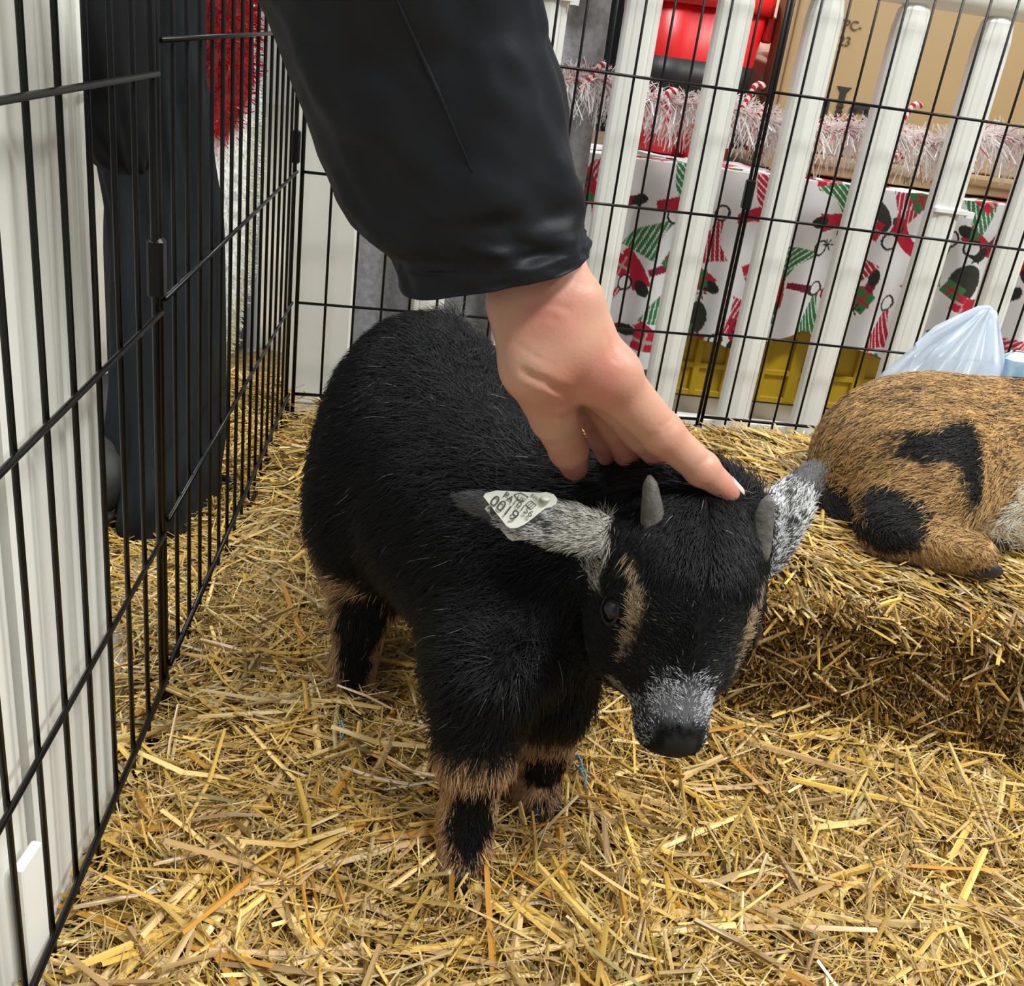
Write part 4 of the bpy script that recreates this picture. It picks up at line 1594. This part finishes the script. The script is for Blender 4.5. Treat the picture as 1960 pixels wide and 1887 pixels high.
tg = MB().prism([tagpt(x, y) - og1 for x, y in tag_poly], FW * .0016).build('ear_tag', M_TAG, g1)
MB().prism([tagpt(x + 3, y + 24, .016) - og1 for x, y in tag_poly], FW * .0016).build('ear_tag', M_TAG, g1)
MB().lathe((0, 0, 0), [(.0030, 0), (.0030, .0012), (.0012, .0016)], 14).build('tag_rivet', M_TAG, tg, True, tagpt(1044, 956, -.0016) - og1)
MB().tube([tagpt(1044, 956, .001) - og1, tagpt(1046, 972, .018) - og1], .002, 8).build('tag_pin', M_TAG, tg, True)


def img_dir(dx, dy):
    return XC * dx - YC * dy


tx, ty = img_dir(0.80, 0.60), img_dir(0.78, -0.62)
letters('0019', tagpt(935, 962.5, -.0006), tx, ty, .0096, M_TAGINK, g1, 'tag_number', .0002)
letters('PA10156', tagpt(961, 950, -.0006), tx, ty, .0058, M_TAGINK, g1, 'tag_code', .0002)
letters('US', tagpt(988, 953, -.0006), tx, ty, .0040, M_TAGINK, g1, 'tag_mark', .0002)
sh_ = MB()
fr = [(984, 947), (996, 943), (1011, 951), (1002, 960), (992, 958)]
sh_.tube([tagpt(x, y, -.0004) - og1 for x, y in fr + fr[:1]], .00025, 6)
sh_.build('tag_mark', M_TAGINK, tg)
fr = [(1006, 966), (1016, 958), (1027, 966), (1016, 975)]
sh_ = MB()
sh_.tube([tagpt(x, y, -.0004) - og1 for x, y in fr + fr[:1]], .00025, 6)
for k in (.33, .66):
    a_ = [np.array(q) for q in fr]
    sh_.tube([tagpt(*(a_[0] * (1 - k) + a_[3] * k), -.0004) - og1, tagpt(*(a_[1] * (1 - k) + a_[2] * k), -.0004) - og1], .0002, 6)
sh_.build('tag_mark', M_TAGINK, tg)
letters('840003', tagpt(1015, 949, -.0006), tx, ty, .0030, mat('tag_ink_faint', (0.22, 0.22, 0.20), 0.6), g1, 'tag_code', .0002)

# ================================================================== brown goat lying on the bale
g2 = empty('goat', (0.48, 0.90, BALE_Z))
tag(g2, 'brown goat with black markings lying on the straw bale', 'goat')
og2 = np.array(g2.location)
BODY2 = [
    (prim_ell(P(1690, 905, .975), (0.066, 0.072, 0.066)), 0),
    (prim_ell(P(1755, 850, .985), (0.075, 0.075, 0.060)), .05),
    (prim_ell(P(1870, 880, .99), (0.095, 0.078, 0.072)), .05),
    (prim_ell(P(2010, 890, 1.0), (0.090, 0.080, 0.078)), .05),
    (prim_ell(P(2160, 900, 1.01), (0.075, 0.070, 0.072)), .05),
    # haunch, hock and folded shank
    (prim_ell(P(1770, 912, .925), (0.060, 0.030, 0.056)), .03),
    (prim_cone(P(1790, 950, .905), P(1700, 1000, .893), .040, .027), .03),
    (prim_cone(P(1700, 1020, .885), P(1790, 1043, .875), .0235, .018), .012),
    (prim_cone(P(1790, 1043, .875), P(1865, 1062, .868), .0175, .0185), .01),
    # other hind foot
    (prim_cone(P(1800, 1010, .95), P(1895, 1020, .93), .018, .015), .012),
    # belly
    (prim_ell(P(1880, 960, .955), (0.075, 0.040, 0.035)), .03),
    # tail
    (prim_cone(P(1610, 930, .975), P(1600, 985, .95), .024, .020), .025),
    (prim_cone(P(1600, 985, .95), P(1625, 1015, .935), .020, .012), .02),
    # fore leg folded, neck and head beyond the frame
    (prim_cone(P(2110, 1000, .95), P(2010, 1050, .92), .026, .018), .02),
    (prim_cone((0.640, 0.965, 0.255), (0.715, 0.945, 0.365), .054, .040), .05),
    (prim_ell((0.735, 0.935, 0.385), (.044, .040, .040)), .03),
    (prim_cone((0.745, 0.925, 0.380), (0.812, 0.865, 0.332), .036, .019), .025),
    (prim_ell((0.812, 0.866, 0.325), (.018, .018, .017)), .01),
    (prim_cone((0.700, 0.905, 0.388), (0.672, 0.850, 0.372), .014, .008), .008),
    (prim_cone((0.770, 0.965, 0.388), (0.800, 1.015, 0.372), .014, .008), .008),
]
b0, b1 = np.array([.20, .74, .150]), np.array([.95, 1.13, .46])
V, Q = polygonise(blend(BODY2), b0, b1, 0.0055)
V = relax(V, Q, 2)
N = vert_normals(V, Q)


def blob(p, x, y, d, r, n=None):
    return np.linalg.norm((p - P(x, y, d)) / r, axis=1)


def brown_col(p, nn, noise=True):
    n = len(p)
    rnd = rng.random(n) if noise else np.full(n, .5)
    base = np.array([0.43, 0.255, 0.100])
    c = base * (0.55 + .75 * rnd[:, None])
    mott = vnoise(p * 55, 93) + .8 * vnoise(p * 120, 94)
    hi = sm(.14, .25, p[:, 2])
    dk = (rng.random(n) if noise else np.full(n, .5)) < .08 + .13 * hi + .22 * hi * (mott > .35)
    c[dk] = np.array([0.035, 0.022, 0.012])
    pale = sm(.0, 1.0, -nn[:, 2]) * sm(.28, .19, p[:, 2])
    c = c + (np.array([0.50, 0.36, 0.20]) - c) * (0.6 * pale)[:, None]
    j = (rng.normal(0, .10, n) if noise else 0)
    B = np.array([0.008, 0.007, 0.006])
    for x, y, d, r in ((1715, 978, .885, (.027, .06, .021)), (1690, 1012, .885, (.026, .05, .012)), (1598, 975, .955, (.040, .06, .034)), (1620, 1012, .935, (.034, .04, .020)), (1846, 872, .90, (.012, .08, .030)), (1822, 838, .90, (.018, .08, .015)), (1772, 828, .91, (.026, .08, .009)), (1735, 838, .92, (.020, .08, .006)), (1850, 915, .90, (.007, .08, .014)), (2010, 800, 1.0, (.085, .10, .045)), (1950, 780, 1.0, (.050, .08, .022))):
        k = blob(p, x, y, d, np.array(r)) + j < 1
        c[k] = (B * (.6 + rnd[:, None]))[k]
    for x, y, d, r in ((1945, 1000, .93, (.030, .05, .030)), (1880, 985, .94, (.040, .04, .014)), (1965, 950, .93, (.022, .05, .03)), (1640, 955, .935, (.010, .03, .016))):
        k = (blob(p, x, y, d, np.array(r)) + j < 1) & (rnd < .85)
        c[k] = (np.array([.62, .56, .45]) * (.7 + .4 * rnd[:, None]))[k]
    return np.clip(c, 0, .9)


def brown_flow(p, nn):
    fl = np.tile(np.array([-0.85, -.1, -.35]), (len(p), 1))
    lo = p[:, 2] < .20
    fl[lo] = np.array([.5, -.1, -.3])
    return fl


def brown_len(p):
    L = np.full(len(p), .0105)
    L[p[:, 2] < .20] = .008
    L[blob(p, 1945, 1000, .93, np.array([.03, .05, .03])) < 1] = .016
    return L


put('body', fast_mesh('body', V - og2, Q, brown_col(V, N, False)), M_HIDE, g2)
fu = fur('coat_fur', V, Q, N, 75000, brown_flow, brown_len, brown_col, g2, lift=0.30, r0=0.00030, weight=lambda q: np.where(q[:, 0] < .62, 1.0, .35))
fu.location = -og2
for c_ in ((0.735, 0.884, 0.388), (0.792, 0.930, 0.384)):
    MB().lathe(np.array(c_) - og2, [(0.0085 * math.sin(t), -0.0085 * math.cos(t)) for t in np.linspace(0.05, math.pi - .05, 10)], 16).build('eye', M_EYE, g2, True)
for a_, b_ in (((0.716, .918, .415), (.690, .915, .462)), ((0.742, .945, .415), (.728, .958, .462))):
    a_, b_ = np.array(a_) - og2, np.array(b_) - og2
    MB().tube([a_ + (b_ - a_) * t for t in np.linspace(0, 1, 8)], [.009 * (1 - t) ** .7 + .002 for t in np.linspace(0, 1, 8)], 12).build('horn', M_HORN, g2, True)
for (x, y, d) in ((1880, 1078, .867), (1908, 1030, .925)):
    c = P(x, y, d)
    mb = MB()
    for s in (-1, 1):
        cc = c + np.array([0, s * .006, s * .003])
        V_, F_ = capped([np.array([cc + np.array([xx, 0, 0]) + k * np.array([0, .0075 * math.cos(a), .0095 * math.sin(a)]) for a in np.linspace(0, 2 * math.pi, 15)[:-1]]) for xx, k in ((-.014, .8), (-.004, 1.0), (.008, .85), (.016, .25))])
        mb.add(V_, F_)
    mb.build('hoof', MATS['dark_hoof'], g2, True, -og2)

# ================================================================== reaching arm: hand and jacket sleeve
arm = empty('person', P(1040, 560, .53))
tag(arm, "person's bare left hand stroking the black goat, arm in a black jacket sleeve", 'person')
oa = np.array(arm.location)
IDX = [P(1155, 712, .566), P(1266, 828, .590), P(1343, 897, .606), P(1394, 939, .617)]
THB = [P(1022, 700, .554), P(1060, 798, .592), P(1088, 860, .624), P(1100, 893, .644)]
MID = [P(1142, 722, .585), P(1228, 828, .618), P(1274, 880, .640), P(1300, 912, .652)]
RNG = [P(1122, 722, .600), P(1176, 815, .632), P(1205, 868, .650), P(1224, 898, .660)]
PNK = [P(1100, 715, .610), P(1136, 795, .638), P(1152, 842, .654), P(1160, 875, .662)]
hand = [
    (prim_cone(P(1030, 380, .556), P(1040, 560, .552), .0245, .0240), 0),
    (prim_cone(P(998, 570, .552), P(1082, 575, .552), .0155, .0160), .010),
    (prim_ell(P(1070, 645, .560), (.024, .030, .026)), .014),
    (prim_cone(P(1080, 600, .553), IDX[0], .0195, .0170), .012),
    (prim_cone(P(1075, 620, .568), MID[0], .0190, .0160), .012),
    (prim_cone(P(1065, 630, .578), RNG[0], .0180, .0150), .012),
    (prim_cone(P(1055, 640, .586), PNK[0], .0170, .0135), .012),
    (prim_cone(P(990, 590, .552), THB[0], .0150, .0180), .012),
    (prim_cone(THB[0], THB[1], .0178, .0138), .008),
    (prim_cone(THB[1], THB[2], .0136, .0118), .004), (prim_cone(THB[2], THB[3], .0120, .0090), .004),
    (prim_cone(IDX[0], IDX[1], .0168, .0122), .007),
    (prim_ell(IDX[1], (.0126, .0126, .0126)), .004),
    (prim_cone(IDX[1], IDX[2], .0119, .0103), .003), (prim_ell(IDX[2], (.0107, .0107, .0107)), .003), (prim_cone(IDX[2], IDX[3], .0100, .0076), .003),
    (prim_cone(MID[0], MID[1], .0150, .0118), .005), (prim_cone(MID[1], MID[2], .0115, .0100), .003), (prim_cone(MID[2], MID[3], .0100, .0075), .003),
    (prim_cone(RNG[0], RNG[1], .0140, .0110), .005), (prim_cone(RNG[1], RNG[2], .0108, .0095), .003), (prim_cone(RNG[2], RNG[3], .0095, .0070), .003),
    (prim_cone(PNK[0], PNK[1], .0120, .0095), .005), (prim_cone(PNK[1], PNK[2], .0094, .0080), .003), (prim_cone(PNK[2], PNK[3], .0080, .0060), .003),
    # knuckle of the index finger and tendon over the back of the hand
    (prim_ell(P(1186, 716, .560), (.0100, .0100, .0100)), .012),
    # web between thumb and index
    (prim_cone(P(1060, 690, .560), P(1100, 735, .572), .0140, .0105), .010),
    # wrist bone
    (prim_ell(P(1112, 572, .542), (.0090, .0090, .0090)), .010),
]
fh = blend(hand)
lo_ = np.min([P(900, 360, .50), P(1420, 960, .66), P(900, 960, .5), P(1420, 360, .66)], 0) - .02
hi_ = np.max([P(900, 360, .50), P(1420, 960, .66), P(900, 360, .66), P(1420, 960, .5)], 0) + .02


def skin_pt(x, y):
    """where the pixel's ray meets the hand"""
    d = np.linspace(.46, .72, 261)
    v = fh(CAM + ray(x, y) * d[:, None])
    k = np.argmax(v < 0.0004)
    return CAM + ray(x, y) * d[k]


CREASES = [([(1003, 712), (1045, 732), (1085, 752), (1110, 778), (1120, 800)], .0022, .0028), ([(1036, 796), (1062, 800), (1096, 797)], .0016, .0016), ([(1008, 742), (1040, 762), (1078, 780)], .0012, .0007), ([(1246, 842), (1262, 818), (1284, 804)], .0014, .0009), ([(1256, 850), (1274, 826), (1296, 812)], .0014, .0007), ([(1322, 908), (1338, 888), (1358, 876)], .0013, .0009), ([(985, 655), (1020, 680), (1060, 700)], .0012, .0006), ([(1010, 585), (1050, 580), (1085, 590)], .0018, .0007), ([(1020, 610), (1045, 605), (1068, 612)], .0014, .0005), ([(1160, 640), (1180, 690)], .0020, .0006)]
CREASES = [([skin_pt(*q) for q in pts_], r_, dp_) for pts_, r_, dp_ in CREASES]


def creased(p):
    d = fh(p)
    for pts_, r_, dp_ in CREASES:
        e = np.full(len(p), 9.0)
        for a, b in zip(pts_[:-1], pts_[1:]):
            e = np.minimum(e, seg_d(p, a, b)[0])
        d = d + dp_ * np.exp(-(e / r_) ** 2)
    return d


V, Q = polygonise(creased, lo_, hi_, 0.0016)
V = relax(V, Q, 1, .5)
hc = np.tile(np.array([0.53, 0.30, 0.21]), (len(V), 1))
rosy = np.zeros(len(V))
for q, r in ((THB[3], .03), (THB[2], .025), (IDX[3], .022), (IDX[1], .016), (IDX[2], .013), (IDX[0] + ZC * .02, .016), (MID[2], .04), (RNG[2], .04), (P(1060, 600, .53), .02), (P(1120, 760, .55), .03)):
    rosy = np.maximum(rosy, np.exp(-(np.linalg.norm(V - q, axis=1) / r) ** 2))
rosy = np.clip(rosy * .8 + .15 * vnoise(V * 90, 97), 0, 1)
hc = hc + (np.array([0.54, 0.195, 0.145]) - hc) * rosy[:, None]
M_HAND = mat('hand_skin', (0.6, 0.35, 0.25), 0.45, 0.35, attr='Col', sss=0.08, bump=0.12, bscale=500)
put('hand', fast_mesh('hand', V - oa, Q, hc), M_HAND, arm)
# nail of the index finger
nax = unit(IDX[3] - IDX[2])
nup = unit(XC * .75 + YC * .62 + ZC * .12)
nup = unit(nup - (nup @ nax) * nax)
nsd = np.cross(nax, nup)
rings = []
for t in np.linspace(-.5, .5, 7):
    rings.append([IDX[3] + nax * (.0015 + .011 * t) + nup * (.0079 - .0012 * (t + .5) + .0003) * math.cos(a) + nsd * .0074 * math.sin(a) for a in np.linspace(-.85, .85, 9)])
Vn, Fn = loft(rings, False)
nl = put('fingernail', fast_mesh('fingernail', Vn - oa, Fn), mat('nail', (0.72, 0.50, 0.42), 0.25), arm)
nl.modifiers.new('thickness', 'SOLIDIFY').thickness = 0.0007

M_JACKET = mat('black_jacket', (0.0060, 0.0078, 0.0120), 0.55, 0.22, vary=0.2, scale=12, bump=0.06, bscale=700)
rows = [((762, 545), (1134, 470), .530, .80), ((752, 500), (1136, 446), .528, .82), ((742, 476), (1134, 425), .526, .84), ((668, 425), (1127, 385), .520, .84), ((632, 350), (1112, 320), .510, .84), ((592, 250), (1092, 225), .496, .84), ((548, 125), (1066, 110), .478, .84), ((500, 0), (1040, 0), .460, .84), ((420, -200), (1005, -190), .430, .84), ((350, -420), (975, -400), .400, .85), ((300, -640), (960, -620), .375, .85)]
cs = [(P(*l, d) + P(*r, d)) / 2 for l, r, d, k in rows]
axd = unit(cs[5] - cs[0])
st = []
for (l, r, d, k), c in zip(rows, cs):
    a = (P(*r, d) - P(*l, d)) / 2
    b = np.cross(axd, unit(a)) * np.linalg.norm(a) * k
    if b @ ZC < 0:
        b = -b
    st.append((c + FW * .012, a, b))
R_ = sleeve_tube(st, 96, .0045, 2.4, 81)
# turned-in lining at the cuff
inn = [R_[0] * .0 + (R_[0] - R_[0].mean(0)) * .955 + R_[0].mean(0) + axd * .001, (R_[6] - R_[6].mean(0)) * .90 + R_[6].mean(0), (R_[20] - R_[20].mean(0)) * .80 + R_[20].mean(0)]
rings = inn[::-1] + R_
V, Fc = loft(rings)
m = 96
last = (len(rings) - 1) * m
V = np.concatenate([V, [np.mean(rings[-1], 0)]])
ff = [tuple(q) for q in Fc] + [(last + k, last + (k + 1) % m, len(V) - 1) for k in range(m)]
put('jacket_sleeve', pymesh('jacket_sleeve', V - oa, ff, True), M_JACKET, arm)
# sewn pleat running down the sleeve
seam = []
for i in range(0, 60):
    t = i / 59
    x = np.interp(t, [0, .3, .6, 1], [742, 790, 838, 905])
    y = np.interp(t, [0, .3, .6, 1], [-40, 70, 175, 330])
    j = min(len(R_) - 1, max(0, 0))
    d0 = ray(x, y)
    best = min(((np.linalg.norm(np.cross(q - CAM, unit(d0))), (q - CAM) @ FW, q) for rg in R_[20:70] for q in rg if (q - rg.mean(0)) @ ZC > 0), key=lambda e: e[0])
    seam.append(CAM + d0 * best[1] - oa)
sv = np.array(seam)
for _ in range(12):
    sv[1:-1] = (sv[:-2] + sv[1:-1] + sv[2:]) / 3
MB().tube(list(sv), [.0002 + .0011 * math.sin(math.pi * i / 59) for i in range(60)], 6).build('sleeve_seam', M_JACKET, arm, True)

# ================================================================== plastic bags behind the brown goat
M_BAG = bpy.data.materials.new('thin_plastic')
M_BAG.use_nodes = True
_nt = M_BAG.node_tree
_pb = _nt.nodes['Principled BSDF']
_pb.inputs['Base Color'].default_value = (0.66, 0.73, 0.82, 1)
_pb.inputs['Roughness'].default_value = 0.25
_tl = _nt.nodes.new('ShaderNodeBsdfTranslucent')
_tl.inputs['Color'].default_value = (0.66, 0.74, 0.86, 1)
_tr = _nt.nodes.new('ShaderNodeBsdfTransparent')
_m1 = _nt.nodes.new('ShaderNodeMixShader')
_m1.inputs['Fac'].default_value = 0.40
_m2 = _nt.nodes.new('ShaderNodeMixShader')
_m2.inputs['Fac'].default_value = 0.36
_nt.links.new(_pb.outputs[0], _m1.inputs[1])
_nt.links.new(_tl.outputs[0], _m1.inputs[2])
_nt.links.new(_m1.outputs[0], _m2.inputs[1])
_nt.links.new(_tr.outputs[0], _m2.inputs[2])
_nt.links.new(_m2.outputs[0], _nt.nodes['Material Output'].inputs['Surface'])


def bag(base, half, hgt, knot, label, seed):
    root = empty('plastic_bag', base)
    tag(root, label, 'plastic bag', 'white plastic bags')
    base = np.array(base)
    seg, rows_ = 72, 26
    rings = []
    th = np.linspace(0, 2 * math.pi, seg + 1)[:-1]
    for i in range(rows_):
        t = i / (rows_ - 1)
        wdt = np.interp(t, [0, .08, .3, .55, .75, .9, 1], [.85, 1.0, 1.06, 1.00, .70, .30, .06])
        c = np.array([0, 0, hgt * t]) + (np.array(knot) - base - np.array([0, 0, hgt])) * t ** 2.2
        ring = np.stack([np.cos(th) * half[0] * wdt, np.sin(th) * half[1] * wdt, np.zeros(seg)], 1) + c
        q = np.stack([np.cos(th) * 2.5, np.sin(th) * 2.5, np.full(seg, t * 3.0)], 1)
        amp = (.010 * vnoise(q, seed) + .007 * np.abs(vnoise(q * np.array([2.3, 2.3, .9]), seed + 1)) + .006 * t * np.sin(th * 11 + seed)) * (0.4 + wdt)
        ring += np.stack([np.cos(th) * amp, np.sin(th) * amp, amp * .4 * 0], 1)
        rings.append(ring)
    V, Fc = capped([np.array(r) for r in rings])
    put('bag_body', pymesh('bag_body', V, Fc, True), M_BAG, root)
    return root


kn = P(1893, 592, 1.108)
B1 = (0.447, 1.085, BALE_Z + .004)
bg = bag(B1, (0.052, 0.040), 0.125, kn, 'white plastic carrier bag with a handle pulled up behind the brown goat', 101)
hp = [P(x, y, d) - np.array(B1) for x, y, d in ((1752, 672, 1.098), (1790, 636, 1.096), (1838, 610, 1.100), (1872, 593, 1.106), (1893, 590, 1.108), (1908, 606, 1.106), (1912, 650, 1.100))]
rb = []
for i, p in enumerate(hp):
    k = [.010, .008, .0062, .005, .004, .006, .009][i]
    rb.append([p + k * (math.cos(a) * YC * 0.9 + math.sin(a) * ZC * .35) for a in np.linspace(0, 2 * math.pi, 13)[:-1]])
V, Fc = loft(rb)
put('handle', fast_mesh('handle', V, Fc), M_BAG, bg)
M_BLUE = mat('blue_wrapper', (0.08, 0.35, 0.62), 0.3, color2=(0.75, 0.85, 0.9), scale=45)
pk = MB().box(np.array([0.531, 1.105, BALE_Z + .066]), (.019, .014, .064), bev=.008).build('blue_package', M_BLUE)
tag(pk, 'blue wrapped package with white marks standing between the plastic bags', 'package')
bag((0.612, 1.085, BALE_Z + .004), (0.052, 0.040), 0.11, P(2080, 560, 1.11), 'white plastic carrier bag beside the blue package', 111)
sb = MB().box(np.array([0.440, 1.08, BALE_Z + .036]), (.030, .018, .028), bev=.008).build('white_packet', mat('white_paper', (0.8, 0.8, 0.78), .6))
tag(sb, 'white packet inside the carrier bag behind the brown goat', 'packet')
